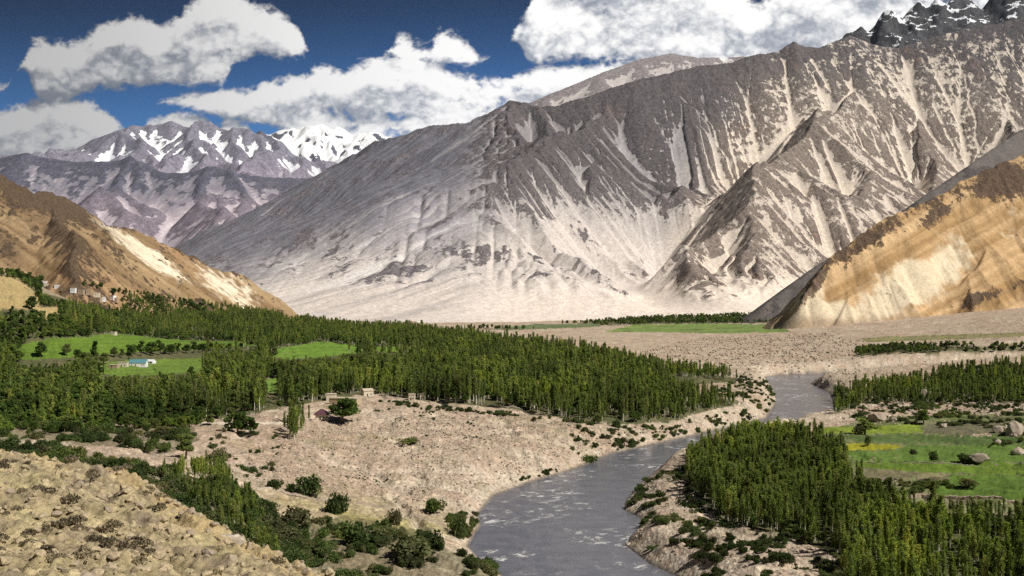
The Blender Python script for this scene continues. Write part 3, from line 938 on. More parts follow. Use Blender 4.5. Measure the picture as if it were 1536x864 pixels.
SHRUBS = {
    'lowleft': [(-120, 640), (130, 640), (280, 628), (300, 660), (250, 680), (150, 668), (60, 662), (0, 660), (-120, 655)],
    'lowleft_two': [(-120, 680), (0, 672), (90, 676), (150, 690), (280, 715), (350, 735), (400, 760), (440, 800), (480, 864), (430, 900), (200, 800), (100, 740), (0, 720)],
    'bottom': [(440, 790), (520, 775), (640, 800), (660, 820), (740, 850), (760, 900), (440, 900), (420, 830)],
}


def build_ground():
    py = np.concatenate([np.arange(1050, 640, -1.15), np.arange(640, 470, -0.62)])
    ys = 85 * FPX / (py - HY)
    ys = np.concatenate([ys, np.exp(np.linspace(math.log(ys[-1] * 1.01), math.log(14000), 110))])
    us = np.concatenate([np.linspace(-1.25, -.54, 160)[:-1], np.linspace(-.54, .56, 1250), np.linspace(.56, 1.25, 160)[1:]])
    U, Y = np.meshgrid(us, ys)
    X = U * Y
    Z = ground_z(X, Y)
    PX, PY = to_px(X, Y, Z)
    d = river_dist(X, Y)
    n1 = fbm(X, Y, 120, 5, 301); n2 = fbm(X, Y, 28, 4, 302); n3 = fbm(X, Y, 7, 4, 303, .6); n4 = fbm(X, Y, 2.6, 3, 304, .6)
    al = flat(X, (.45, .345, .25))
    pink = sstep(n1 + .4 * n2, -.1, .5)
    al = lerp(al, C(.44, .315, .22), pink * .85)
    cream = sstep(n3 + .5 * n2 - .3 * n1, .1, .5)
    al = lerp(al, C(.62, .52, .39), cream * .6)
    al = lerp(al, C(.34, .23, .17), sstep(fbm(X, Y, 45, 5, 306, .6), .15, .45) * .5 * sstep(Y, 1400, 800))
    al = lerp(al, C(.60, .51, .395), sstep(d, 60, 12) * sstep(n2 + .5 * n3, -.4, .3) * .6)
    olive = sstep(n2 + .5 * n1, .15, .6) * sstep(Y, 1500, 700)
    al = lerp(al, C(.27, .24, .11), olive * .5)
    dk = sstep(n4 + .5 * n3, .25, .6)
    al = lerp(al, C(.20, .145, .095), dk * .7)
    al = lerp(al, C(.66, .56, .43), sstep(-n4 + .3 * n3, .3, .6) * .5)
    # dry strip with grass in the lower middle
    dry = np.exp(-((PY - (760 + (PX - 420) * .12)) / 32) ** 2) * sstep(PX, 340, 430) * sstep(PX, 720, 640)
    al = lerp(al, C(.36, .31, .12), np.clip(dry * (.6 + n2), 0, 1) * .8)
    wash = np.abs(fbm(X * .9 + Y * .45, Y * .9 - X * .2, 85, 4, 213))
    al = lerp(al, C(.58, .49, .375), sstep(wash, .10, .02) * .55)
    al = al * (1 + .30 * fbm(X, Y, 14, 4, 307, .6))[..., None]
    al = lerp(al, C(.23, .21, .12), sstep(fbm(X, Y, 9, 4, 308, .65) + .5 * n1, .18, .5) * sstep(Y, 1500, 800) * .6)
    # ground turns darker in a narrow strip along the river edge
    al = lerp(al, C(.13, .115, .10), sstep(d, 2.2, .4) * .85)
    al = lerp(al, C(.50, .44, .36), sstep(d, 2.0, 3.5) * sstep(d, 7, 4) * sstep(n3, -.2, .3) * .7)
    # under the woods the ground is dark soil, litter and grass
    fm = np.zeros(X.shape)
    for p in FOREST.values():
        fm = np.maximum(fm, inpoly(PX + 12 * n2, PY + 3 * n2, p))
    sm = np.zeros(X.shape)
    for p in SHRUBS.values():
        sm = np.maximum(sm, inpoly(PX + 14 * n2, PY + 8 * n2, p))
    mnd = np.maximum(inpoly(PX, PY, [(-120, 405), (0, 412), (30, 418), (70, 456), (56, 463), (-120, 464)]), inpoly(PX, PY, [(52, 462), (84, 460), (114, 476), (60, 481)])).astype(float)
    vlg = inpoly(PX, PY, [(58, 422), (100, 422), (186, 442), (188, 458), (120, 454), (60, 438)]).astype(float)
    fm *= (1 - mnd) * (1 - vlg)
    al = lerp(al, C(.44, .33, .14), mnd * .9)
    al = lerp(al, C(.20, .17, .10), mnd * sstep(n2 + n3, .2, .5) * .7)
    al = lerp(al, C(.30, .24, .15), vlg * .8)
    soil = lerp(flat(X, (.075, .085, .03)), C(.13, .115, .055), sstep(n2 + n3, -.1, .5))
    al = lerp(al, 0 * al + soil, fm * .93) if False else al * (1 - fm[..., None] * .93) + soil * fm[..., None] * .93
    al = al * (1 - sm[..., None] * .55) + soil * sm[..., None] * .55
    # right bank meadow ground around the fields
    mead = inpoly(PX, PY, [(1225, 650), (1300, 628), (1440, 622), (1700, 620), (1700, 775), (1330, 765), (1270, 700)]).astype(float)
    al = lerp(al, C(.12, .15, .045), mead * np.clip(.85 + .5 * n2 - .9 * sstep(n1 + n3 * .4, .35, .6), 0, 1))
    al = np.clip(al, 0.01, .9)
    sl, _, _ = 0, 0, 0
    # split the single sheet by land cover
    fid = np.zeros(X.shape, int)
    for k, (nm, (poly, c)) in enumerate(FIELDS.items()):
        w_ = .3 if nm.startswith('path') else 1.0
        fid[inpoly(PX + 2.5 * n2 * w_, PY + 1.0 * n2 * w_, poly)] = k + 1
    cell = fid[:-1, :-1]
    attrs = {'albedo': al, 'rock': np.clip(.5 + .5 * n3 - fm, 0, 1)}
    gm = ground_material()
    grid_mesh('ground', X, Y, Z, attrs, gm, keep=(cell == 0) & ~((d[:-1, :-1] < -6) & (d[1:, 1:] < -6)))
    for k, (nm, (poly, c)) in enumerate(FIELDS.items()):
        kp = cell == k + 1
        if not kp.any():
            continue
        st = .5 + .5 * fbm(PX * .02, PY, 2.2, 3, 310 + k)
        a = flat(X, c) * (1.18 if nm.startswith('r_') else 1.3) * (0.72 + .42 * st + .18 * n3 + .16 * n2)[..., None]
        if PY[kp.nonzero()].mean() < 600:
            a = lerp(a, C(.05, .085, .02), sstep(np.abs(np.mod((PY + .03 * PX + 2 * n1) / 5.2, 1) - .5), .40, .47) * .55)
        a = lerp(a, C(.26, .23, .11), sstep(n2 + .6 * n3, .45, .8) * .5)
        rows, cols = np.where(kp)
        r0, r1, c0, c1 = rows.min(), rows.max() + 2, cols.min(), cols.max() + 2
        S = (slice(r0, r1), slice(c0, c1))
        grid_mesh('path' if nm.startswith('path') else 'field', X[S], Y[S], Z[S], {'albedo': a[S]}, field_material(), keep=kp[r0:r1 - 1, c0:c1 - 1])


_fm = []


def field_material():
    if _fm:
        return _fm[0]
    m, nt, b, out = new_mat('crop_green')
    pos = nt.node('ShaderNodeNewGeometry').outputs['Position']
    n = nt.noise(pos, .5, 4, .7)
    n2 = nt.noise(nt.vm('MULTIPLY', pos, (.08, .9, 0)), 1.0, 3, .6)
    k = nt.m('ADD', nt.ramp(n, .3, .7, .45, .8, False), nt.ramp(n2, .3, .7, .1, .5, False))
    nt.put(b.inputs['Base Color'], nt.mix(1.0, nt.attr('albedo').outputs['Color'], nt.comb(k, k, k), 'MULTIPLY'))
    bp = nt.node('ShaderNodeBump'); bp.inputs['Distance'].default_value = .5; bp.inputs['Strength'].default_value = .6
    nt.put(bp.inputs['Height'], n); nt.put(b.inputs['Normal'], bp.outputs[0])
    _fm.append(m)
    return m


def ground_material():
    m, nt, b, out = new_mat('stony_ground')
    pos = nt.node('ShaderNodeNewGeometry').outputs['Position']
    al = nt.attr('albedo').outputs['Color']
    rk = nt.attr('rock').outputs['Fac']
    n1 = nt.noise(pos, .35, 6, .7)
    vo = nt.node('ShaderNodeTexVoronoi', feature='F1'); nt.put(vo.inputs['Vector'], nt.vm('ADD', pos, nt.vm('SCALE', nt.comb(n1, n1, n1), scale=1.5))); vo.inputs['Scale'].default_value = .55
    vcol = nt.xyz(vo.outputs['Color'])[0]
    k = nt.ramp(n1, .3, .7, .72, 1.25, False)
    stone = nt.ramp(vcol, .1, .95, .74, 1.28, False)
    edge = nt.ramp(vo.outputs['Distance'], .45, .85, 1.0, .62)
    kk = nt.m('MULTIPLY', nt.m('MULTIPLY', k, stone), edge)
    kk = nt.m('ADD', nt.m('MULTIPLY', nt.m('SUBTRACT', kk, 1.0), nt.m('MULTIPLY_ADD', rk, .8, .25)), 1.0)
    nt.put(b.inputs['Base Color'], nt.mix(1.0, al, nt.comb(kk, kk, kk), 'MULTIPLY'))
    bp = nt.node('ShaderNodeBump'); bp.inputs['Distance'].default_value = .9; bp.inputs['Strength'].default_value = .8
    nt.put(bp.inputs['Height'], nt.m('SUBTRACT', n1, nt.m('MULTIPLY', vo.outputs['Distance'], .6)))
    nt.put(b.inputs['Normal'], bp.outputs[0])
    return m


build_ground()


# ------------------------------------------------------------------ river
def build_river():
    xs = np.linspace(-60, 1400, 500); ys = np.linspace(150, 1340, 500)
    X, Y = np.meshgrid(xs, ys)
    d = river_dist(X, Y)
    kp = (d[:-1, :-1] < 9) | (d[1:, 1:] < 9)
    m, nt, b, out = new_mat('river_water')
    pos = nt.node('ShaderNodeNewGeometry').outputs['Position']
    w1 = nt.noise(pos, .12, 3, .5)
    big = nt.noise(pos, .028, 3, .5)
    p2 = nt.vm('ADD', pos, nt.vm('SCALE', nt.comb(w1, w1, 0), scale=12.0))
    f1 = nt.noise(p2, .16, 6, .68)
    f2 = nt.noise(p2, .9, 5, .7)
    fo = nt.m('MULTIPLY', nt.ramp(nt.m('MULTIPLY_ADD', f2, .45, f1), .735, .88), nt.ramp(big, .48, .58))
    col = nt.mix(nt.ramp(nt.m('MULTIPLY_ADD', nt.m('SUBTRACT', f1, .5), .35, w1), .3, .7), (.105, .106, .122), (.145, .142, .155))
    col = nt.mix(nt.m('MULTIPLY', fo, .95), col, (.62, .62, .60))
    nt.put(b.inputs['Base Color'], col)
    nt.put(b.inputs['Roughness'], nt.ramp(fo, 0, 1, .24, .8))
    b.inputs['Specular IOR Level'].default_value = .5
    b.inputs['IOR'].default_value = 1.33
    bp = nt.node('ShaderNodeBump'); bp.inputs['Distance'].default_value = .7; bp.inputs['Strength'].default_value = .35
    h = nt.noise(nt.vm('MULTIPLY', pos, (1, .7, 1)), .22, 4, .55)
    nt.put(bp.inputs['Height'], nt.m('ADD', h, nt.m('MULTIPLY', fo, .4)))
    nt.put(b.inputs['Normal'], bp.outputs[0])
    grid_mesh('river', X, Y, np.zeros_like(X), {}, m, keep=kp)


build_river()


# ------------------------------------------------------------------ rocky slope below the camera
CREST = [(-260, 330, 76), (-150, 215, 73), PW(0, 690, 170), PW(60, 705, 160), PW(100, 712, 150), PW(120, 734, 143), PW(135, 742, 140), PW(150, 722, 138), PW(187, 722, 134), PW(205, 742, 130), PW(235, 765, 122), PW(260, 768, 117), PW(290, 790, 110), PW(306, 804, 106),
         PW(330, 832, 100), PW(365, 840, 94), PW(400, 852, 88), PW(430, 866, 84), PW(500, 905, 72), PW(620, 960, 56), PW(768, 1020, 44), (30, 30, 76), (60, 5, 72), (110, -40, 70)]


def cells(x, y, scale, seed):
    """distance to the nearest and second nearest scattered point"""
    x = x / scale; y = y / scale
    ix = np.floor(x).astype(np.int64); iy = np.floor(y).astype(np.int64)
    f1 = np.full(x.shape, 9.0); f2 = np.full(x.shape, 9.0); idv = np.zeros(x.shape)
    for dy in (-1, 0, 1):
        for dx in (-1, 0, 1):
            a = _hash(ix + dx, iy + dy, seed); b = _hash(ix + dx, iy + dy, seed + 91)
            d = np.hypot(ix + dx + a - x, iy + dy + b - y)
            n = d < f1
            f2 = np.where(n, f1, np.minimum(f2, d)); idv = np.where(n, a, idv); f1 = np.where(n, d, f1)
    return f1, f2, idv


def slope_z(X, Y):
    best = np.full(X.shape, 1e9); zc = np.zeros(X.shape); sg = np.ones(X.shape)
    for (x0, y0, z0), (x1, y1, z1) in zip(CREST[:-1], CREST[1:]):
        vx, vy = x1 - x0, y1 - y0
        L2 = vx * vx + vy * vy
        t = np.clip(((X - x0) * vx + (Y - y0) * vy) / L2, 0, 1)
        dx, dy = X - x0 - t * vx, Y - y0 - t * vy
        dd = np.hypot(dx, dy)
        m = dd < best
        best = np.where(m, dd, best); zc = np.where(m, z0 + t * (z1 - z0), zc)
        sg = np.where(m, np.sign(vx * dy - vy * dx), sg)
    s = best * np.where(sg > 0, 1, -1)       # >0 beyond the crest
    up = np.minimum(-s, 140)
    inner = zc + np.where(up > 0, up * .085 + np.maximum(up - 30, 0) * .12, 0)
    cam_bump = np.exp(-(X ** 2 + (Y + 6) ** 2) / (2 * 16 ** 2)) * 12
    z = np.where(s > 0, zc - s * .95 - np.maximum(s - 25, 0) * .0, inner)
    z = np.where(s < 0, np.minimum(z, 100 - 1.7 - Y * 0.0), z)
    fall = sstep(-s, -4, 12)
    r1 = fbm(X, Y, 26, 5, 401, .55, True); r2 = fbm(X, Y, 5.5, 5, 402, .6, True); r3 = fbm(X, Y, 60, 3, 403)
    lim = sstep(s, 6, 1)
    r4 = fbm(X, Y, 11, 4, 405, .5)
    z = z + r1 * (1.5 + 1.6 * sstep(s, 1, 12)) * (.45 + .55 * sstep(np.abs(s), 0, 6)) + r2 * 1.0 * (.6 + .6 * sstep(r4, -.2, .4)) + r3 * .8 * sstep(-s, 5, 30)
    wx = X + 1.6 * fbm(X, Y, 5, 3, 421); wy = Y + 1.6 * fbm(X, Y, 5, 3, 422)
    a1, a2, ai = cells(wx, wy, 5.2, 431); b1, b2, bi = cells(wx, wy, 2.0, 433); e1, e2, ei = cells(wx, wy, .85, 435)
    z = z + .9 * (.55 - a1) * (.3 + ai) + .45 * (.55 - b1) * (.2 + 1.2 * bi) + .2 * (.55 - e1)
    z = z - .3 * sstep(a2 - a1, .16, .0) - .15 * sstep(b2 - b1, .2, .0)
    q = fbm(X, Y, 4.2, 6, 407, .68, True)
    z = z + .95 * q + .45 * fbm(X, Y, 1.3, 4, 406, .65, True) + .9 * np.abs(r4)
    slope_z.crev = np.clip(sstep(a2 - a1, .22, .02) * .8 + sstep(b2 - b1, .24, .02) * .8, 0, 1)
    slope_z.tone = bi
    return z, s, r1, r2


def build_rocky_slope():
    xs = np.concatenate([np.arange(-330, -120, 1.5), np.arange(-120, 20, .22), np.arange(20, 130, 1.2)])
    ys = np.concatenate([np.arange(-60, 55, 1.2), np.arange(55, 200, .25), np.arange(200, 400, 1.6)])
    X, Y = np.meshgrid(xs, ys)
    Z, s, r1, r2 = slope_z(X, Y)
    near = np.hypot(X, Y)
    Z = np.minimum(Z, np.where(near < 60, 96.9 - .22 * np.maximum(Y, 0), 1e9))
    lim = CAMZ - (HY * 0 + 430) / FPX * np.maximum(Y, 0)       # keeps the shoulder below the line of sight near the feet
    n1 = fbm(X, Y, 14, 5, 411); n2 = fbm(X, Y, 3.2, 4, 412, .6); n3 = fbm(X, Y, .9, 3, 413, .6)
    al = flat(X, (.36, .29, .155))
    al = lerp(al, C(.47, .38, .22), sstep(r2 + .4 * n2, 0, .6) * .7)
    al = lerp(al, C(.26, .195, .14), sstep(n1 + .3 * n2, .0, .5) * .75)
    al = lerp(al, C(.27, .25, .12), sstep(-n1 + .4 * n2, .1, .6) * .45)
    al = lerp(al, C(.13, .10, .075), sstep(n2 + .6 * n3 - .5 * r2, .15, .6) * .8)
    al = al * (1.2 - .4 * slope_z.tone)[..., None]
    al = lerp(al, C(.25, .19, .15), sstep(fbm(X, Y, 7, 5, 415, .65), .05, .4) * .75)
    al = lerp(al, C(.55, .46, .28), sstep(fbm(X, Y, 2.2, 4, 416, .65), .15, .5) * .6)
    al = lerp(al, C(.095, .075, .055), sstep(fbm(X, Y, 1.6, 4, 417, .65), .28, .5) * .8)
    al = lerp(al, C(.15, .115, .08), slope_z.crev * sstep(n1 + .5 * n2, -.5, .2) * .7)  # crevice shade put into the colour: gaps between the lumps darkened
    gold = sstep(np.abs(s), 4, 1) * sstep(s, 4, 0)
    al = lerp(al, C(.50, .37, .18), gold * .6)
    m, nt, b, out = new_mat('near_rock')
    pos = nt.node('ShaderNodeNewGeometry').outputs['Position']
    a = nt.noise(pos, 1.3, 7, .72); c = nt.noise(pos, 6.0, 4, .7)
    k = nt.m('MULTIPLY', nt.ramp(a, .3, .7, .6, 1.35, False), nt.ramp(c, .3, .7, .75, 1.25, False))
    nt.put(b.inputs['Base Color'], nt.mix(1.0, nt.attr('albedo').outputs['Color'], nt.comb(k, k, k), 'MULTIPLY'))
    bp = nt.node('ShaderNodeBump'); bp.inputs['Distance'].default_value = .35; bp.inputs['Strength'].default_value = .8
    nt.put(bp.inputs['Height'], nt.m('ADD', a, nt.m('MULTIPLY', c, .3))); nt.put(b.inputs['Normal'], bp.outputs[0])
    keep = (Z[:-1, :-1] > 4)
    grid_mesh('rocky_slope', X, Y, Z, {'albedo': np.clip(al, .02, .9)}, m, keep=keep)


build_rocky_slope()


# ------------------------------------------------------------------ vegetation
def leaf_material(name, dark, light, yellow=None, hue_var=.25, trans=.3):
    m = bpy.data.materials.new(name); m.use_nodes = True
    t = m.node_tree; t.nodes.clear(); nt = NT(t)
    out = nt.node('ShaderNodeOutputMaterial')
    tint = nt.attr('tint').outputs['Fac']
    rnd = nt.node('ShaderNodeObjectInfo').outputs['Random']
    c = nt.mix(tint, dark, light)
    if yellow:
        c = nt.mix(nt.m('MULTIPLY', nt.ramp(rnd, .55, 1.0), .7), c, yellow)
    k = nt.ramp(nt.m('FRACT', nt.m('MULTIPLY', rnd, 7.31)), 0, 1, 1 - hue_var, 1 + hue_var, False)
    pos = nt.node('ShaderNodeNewGeometry').outputs['Position']
    gn = nt.noise(pos, 1 / 45.0, 3, .6)
    k = nt.m('MULTIPLY', k, nt.ramp(gn, .35, .65, .62, 1.4, False))
    c = nt.mix(nt.ramp(gn, .48, .66), c, nt.mix(1.0, c, (1.18, 1.08, .85), 'MULTIPLY'))
    c = nt.mix(1.0, c, nt.comb(k, k, k), 'MULTIPLY')
    d = nt.node('ShaderNodeBsdfDiffuse'); nt.put(d.inputs[0], c)
    tr = nt.node('ShaderNodeBsdfTranslucent'); nt.put(tr.inputs[0], nt.mix(1.0, c, (1.3, 1.35, .8), 'MULTIPLY'))
    mx = nt.node('ShaderNodeMixShader'); mx.inputs[0].default_value = trans
    nt.l.new(d.outputs[0], mx.inputs[1]); nt.l.new(tr.outputs[0], mx.inputs[2]); nt.l.new(mx.outputs[0], out.inputs[0])
    return m


def bark_material(name, c0, c1):
    m, nt, b, out = new_mat(name)
    tc = nt.node('ShaderNodeTexCoord').outputs['Object']
    n = nt.noise(nt.vm('MULTIPLY', tc, (4, 4, .8)), 1.5, 4, .6)
    nt.put(b.inputs['Base Color'], nt.mix(nt.ramp(n, .35, .65), c0, c1))
    return m


M_POP = leaf_material('poplar_leaves', (.080, .128, .030), (.250, .315, .068), (.29, .30, .09), trans=.45)
M_BRO = leaf_material('broad_leaves', (.062, .105, .030), (.185, .26, .065), (.24, .27, .09), trans=.45)
M_SHR = leaf_material('shrub_leaves', (.055, .085, .030), (.130, .175, .055), (.19, .17, .095), trans=.35)
M_BARKP = bark_material('poplar_bark', (.62, .58, .46), (.42, .39, .30))
M_BARKB = bark_material('willow_bark', (.17, .14, .10), (.10, .08, .06))


def raw_mesh(name, V, F4, mat, tint=None, smooth=False):
    me = bpy.data.meshes.new(name)
    V = np.asarray(V, np.float32); F4 = np.asarray(F4, np.int32)
    k = F4.shape[1]
    me.vertices.add(len(V)); me.vertices.foreach_set('co', V.ravel())
    me.loops.add(F4.size); me.loops.foreach_set('vertex_index', F4.ravel())
    me.polygons.add(len(F4)); me.polygons.foreach_set('loop_start', np.arange(0, F4.size, k, dtype=np.int32))
    me.polygons.foreach_set('use_smooth', np.full(len(F4), smooth))
    me.update(calc_edges=True)
    if tint is not None:
        at = me.attributes.new('tint', 'FLOAT', 'POINT'); at.data.foreach_set('value', np.asarray(tint, np.float32))
    me.materials.append(mat)
    return me


def leaves(name, P, size, tint, mat, rng, upright=0.0):
    """one small quad per point"""
    n = len(P)
    a = rng.normal(size=(n, 3)); a[:, 2] = a[:, 2] * (1 - upright) + upright * 2.0 * np.sign(a[:, 2] + 1e-3)
    a /= np.linalg.norm(a, axis=1)[:, None]
    b = np.cross(a, rng.normal(size=(n, 3))); b /= np.linalg.norm(b, axis=1)[:, None] + 1e-9
    s = (size * rng.uniform(.6, 1.35, n))[:, None]
    V = np.stack([P - a * s * 1.1 - b * s * .55, P - a * s * .2 + b * s * .75, P + a * s * 1.2 + b * s * .2, P + a * s * .3 - b * s * .8], 1).reshape(-1, 3)
    F = np.arange(n * 4).reshape(-1, 4)
    return raw_mesh(name, V, F, mat, np.repeat(tint, 4))


def tubes(name, paths, mat, sides=5):
    V = []; F = []
    for pts, rad in paths:
        base = len(V)
        for k, (p, r) in enumerate(zip(pts, rad)):
            for j in range(sides):
                a = 2 * math.pi * j / sides
                V.append((p[0] + r * math.cos(a), p[1] + r * math.sin(a), p[2]))
        for k in range(len(pts) - 1):
            for j in range(sides):
                F.append((base + k * sides + j, base + k * sides + (j + 1) % sides, base + (k + 1) * sides + (j + 1) % sides, base + (k + 1) * sides + j))
    return raw_mesh(name, V, F, mat, smooth=True)


def poplar_meshes(seed, H=16.0, R=1.7, n=1500, clear=.16):
    rng = np.random.default_rng(seed)
    paths = []
    lean = rng.normal(size=2) * .25
    trunk = [(lean[0] * t * t, lean[1] * t * t, H * t * .97) for t in (0, .25, .5, .75, 1)]
    paths.append((trunk, [.29, .25, .19, .12, .04]))
    P = []
    for k in range(30):
        t0 = rng.uniform(clear, .9); ang = rng.uniform(0, 6.28)
        L = rng.uniform(.45, 1) * R * (1.25 - t0) ** .5
        rise = H * rng.uniform(.10, .2)
        p0 = np.array([lean[0] * t0 * t0, lean[1] * t0 * t0, H * t0])
        p2 = p0 + [math.cos(ang) * L, math.sin(ang) * L, rise]
        p1 = p0 + [math.cos(ang) * L * .7, math.sin(ang) * L * .7, rise * .35]
        paths.append(([p0, p1, p2], [.06, .045, .012]))
        m = int(n / 34 * rng.uniform(.3, 1.7))
        s = rng.uniform(.1, 1.15, m)[:, None]
        q = p0 * (1 - s) ** 2 + 2 * s * (1 - s) * p1 + s * s * p2
        P.append(q + rng.normal(size=(m, 3)) * [.30, .30, .65])
    m = n // 8
    tt = rng.uniform(clear + .1, 1.0, m)
    P.append(np.stack([lean[0] * tt ** 2, lean[1] * tt ** 2, H * tt], 1) + rng.normal(size=(m, 3)) * [.28, .28, .4])
    P = np.concatenate(P)
    P[:, 2] = np.minimum(P[:, 2], H * 1.02)
    tint = np.clip(.5 + .35 * np.sin(P[:, 2] * 1.7 + P[:, 0] * 2) + rng.normal(size=len(P)) * .25, 0, 1)
    return tubes('poplar_trunk', paths, M_BARKP), leaves('poplar_crown', P, .26, tint, M_POP, rng, .55)


def broad_meshes(seed, H=9.0, R=3.6, n=2200):
    rng = np.random.default_rng(seed)
    paths = [([(0, 0, -.3), (.1, 0, H * .2), (.0, .15, H * .4), (0, .1, H * .7)], [.32, .26, .2, .06])]
    P = []; T = []
    K = 16
    for k in range(K):
        ang = rng.uniform(0, 6.28); rr = R * rng.uniform(.1, .72) ; z = H * rng.uniform(.30, .86)
        rr *= math.sqrt(max(.1, 1 - ((z / H - .5) / .55) ** 2))
        c = np.array([math.cos(ang) * rr, math.sin(ang) * rr, z])
        rad = R * rng.uniform(.26, .44)
        p0 = np.array([0, 0.05, H * rng.uniform(.2, .4)])
        paths.append(([p0, (p0 + c) / 2 + [0, 0, .3], c], [.12, .07, .02]))
        m = n // K
        v = rng.normal(size=(m, 3)); v /= np.linalg.norm(v, axis=1)[:, None]
        v *= (rad * rng.uniform(.35, 1.15, m) ** .6)[:, None] * [1, 1, .8]
        P.append(c + v); T.append(np.clip(.35 + rng.uniform(-.2, .35) + rng.normal(size=m) * .22, 0, 1))
    P = np.concatenate(P); P[:, 2] = np.maximum(P[:, 2], .3)
    return tubes('tree_trunk', paths, M_BARKB), leaves('tree_crown', P, .30, np.concatenate(T), M_BRO, rng)


def shrub_meshes(seed, H=2.2, R=1.6, n=900):
    rng = np.random.default_rng(seed)
    paths = []; P = []; T = []
    for k in range(13):
        ang = rng.uniform(0, 6.28); rr = R * rng.uniform(0, .75)
        c = np.array([math.cos(ang) * rr, math.sin(ang) * rr, H * rng.uniform(.3, .72) * (1 - .35 * rr / R)])
        paths.append(([(0, 0, -.2), c * [.4, .4, .5], c], [.05, .035, .01]))
        m = n // 13
        v = rng.normal(size=(m, 3)); v /= np.linalg.norm(v, axis=1)[:, None]
        v *= (R * .42 * rng.uniform(.3, 1.2, m) ** .6)[:, None] * [1, 1, .9]
        P.append(c + v); T.append(np.clip(.4 + rng.uniform(-.25, .35) + rng.normal(size=m) * .2, 0, 1))
    P = np.concatenate(P); P[:, 2] = np.maximum(P[:, 2], .02)
    return tubes('shrub_stem', paths, M_BARKB, 4), leaves('shrub_foliage', P, .15, np.concatenate(T), M_SHR, rng)


def boulder_mesh(seed, sub=3):
    import bmesh
    rng = np.random.default_rng(seed)
    bm = bmesh.new()
    bmesh.ops.create_icosphere(bm, subdivisions=sub, radius=1.0)
    V = np.array([v.co[:] for v in bm.verts])
    F = np.array([[v.index for v in f.verts] for f in bm.faces])
    bm.free()
    for _ in range(11):                       # knock flat facets off
        nrm = rng.normal(size=3); nrm /= np.linalg.norm(nrm)
        off = rng.uniform(.55, .9)
        dd = V @ nrm - off
        V = V - np.maximum(dd, 0)[:, None] * nrm * .92
    V *= [1.15, .85, .72]
    nn = pnoise(V[:, 0] * 2.3 + V[:, 2], V[:, 1] * 2.3 + seed, seed) + .5 * pnoise(V[:, 0] * 5 - V[:, 2] * 3, V[:, 1] * 5, seed + 2)
    V = V * (1 + .09 * nn)[:, None]
    V[:, 2] += .35
    return raw_mesh('boulder', V, F, M_ROCK, smooth=False)


def rock_mat():
    m, nt, b, out = new_mat('boulder_stone')
    tc = nt.node('ShaderNodeTexCoord').outputs['Object']
    rnd = nt.node('ShaderNodeObjectInfo').outputs['Random']
    n = nt.noise(tc, 1.6, 6, .7)
    c = nt.mix(nt.ramp(n, .3, .7), (.34, .27, .20), (.58, .50, .40))
    c = nt.mix(nt.m('MULTIPLY', nt.ramp(rnd, .4, 1), .75), c, (.36, .25, .19))
    c = nt.mix(nt.m('MULTIPLY', nt.ramp(nt.m('FRACT', nt.m('MULTIPLY', rnd, 5.7)), .7, 1), .6), c, (.16, .13, .11))
    nt.put(b.inputs['Base Color'], c)
    bp = nt.node('ShaderNodeBump'); bp.inputs['Distance'].default_value = .12; bp.inputs['Strength'].default_value = .7
    nt.put(bp.inputs['Height'], n); nt.put(b.inputs['Normal'], bp.outputs[0])
    return m


M_ROCK = rock_mat()

POP = [poplar_meshes(500 + k, H=16, R=(1.0, 1.5, 2.3, .8, 1.3, 1.9)[k], n=(900, 1100, 1500, 600, 700, 1000)[k], clear=(.14, .2, .12, .3, .34, .22)[k]) for k in range(6)]
BRO = [broad_meshes(520 + k, H=(9, 10, 8, 11)[k], R=(3.6, 3.2, 4.2, 2.7)[k]) for k in range(4)]
SHR = [shrub_meshes(540 + k, H=(2.2, 2.8, 1.7)[k], R=(1.6, 1.7, 2.0)[k]) for k in range(3)]
BOU = [boulder_mesh(560 + k) for k in range(5)]
KINDS = {   # kind: (meshes, object name, part names, category)
    'poplar': (POP, 'poplar_tree', ('trunk', 'crown'), 'tree'),
    'broad': (BRO, 'broadleaf_tree', ('trunk', 'crown'), 'tree'),
    'shrub': (SHR, 'shrub', ('stem', 'foliage'), 'bush'),
}
PROTO = {}      # (kind, variant) -> [part objects of the first one built]


def plant(kind, var, loc, rot, scale, label, group=None, sz=None):
    meshes, nm, parts, cat = KINDS[kind]
    r = bpy.data.objects.new(nm, None); COL.objects.link(r)
    r.empty_display_size = .5
    r.location = loc; r.rotation_euler = (0, 0, rot)
    r.scale = scale if hasattr(scale, '__len__') else (scale,) * 3
    r['label'] = label; r['category'] = cat
    if group:
        r['group'] = group
    obs = []
    for pn, me in zip(parts, meshes[var]):
        o = bpy.data.objects.new(pn, me); COL.objects.link(o); o.parent = r
        obs.append(o)
    PROTO.setdefault((kind, var), obs)
    return r


def boulder(var, loc, rot, scale, label, group=None):
    o = bpy.data.objects.new('boulder', BOU[var]); COL.objects.link(o)
    o.location = loc; o.rotation_euler = rot; o.scale = scale
    o['label'] = label; o['category'] = 'boulder'
    if group:
        o['group'] = group
    PROTO.setdefault(('boulder', var), [o])
    return o


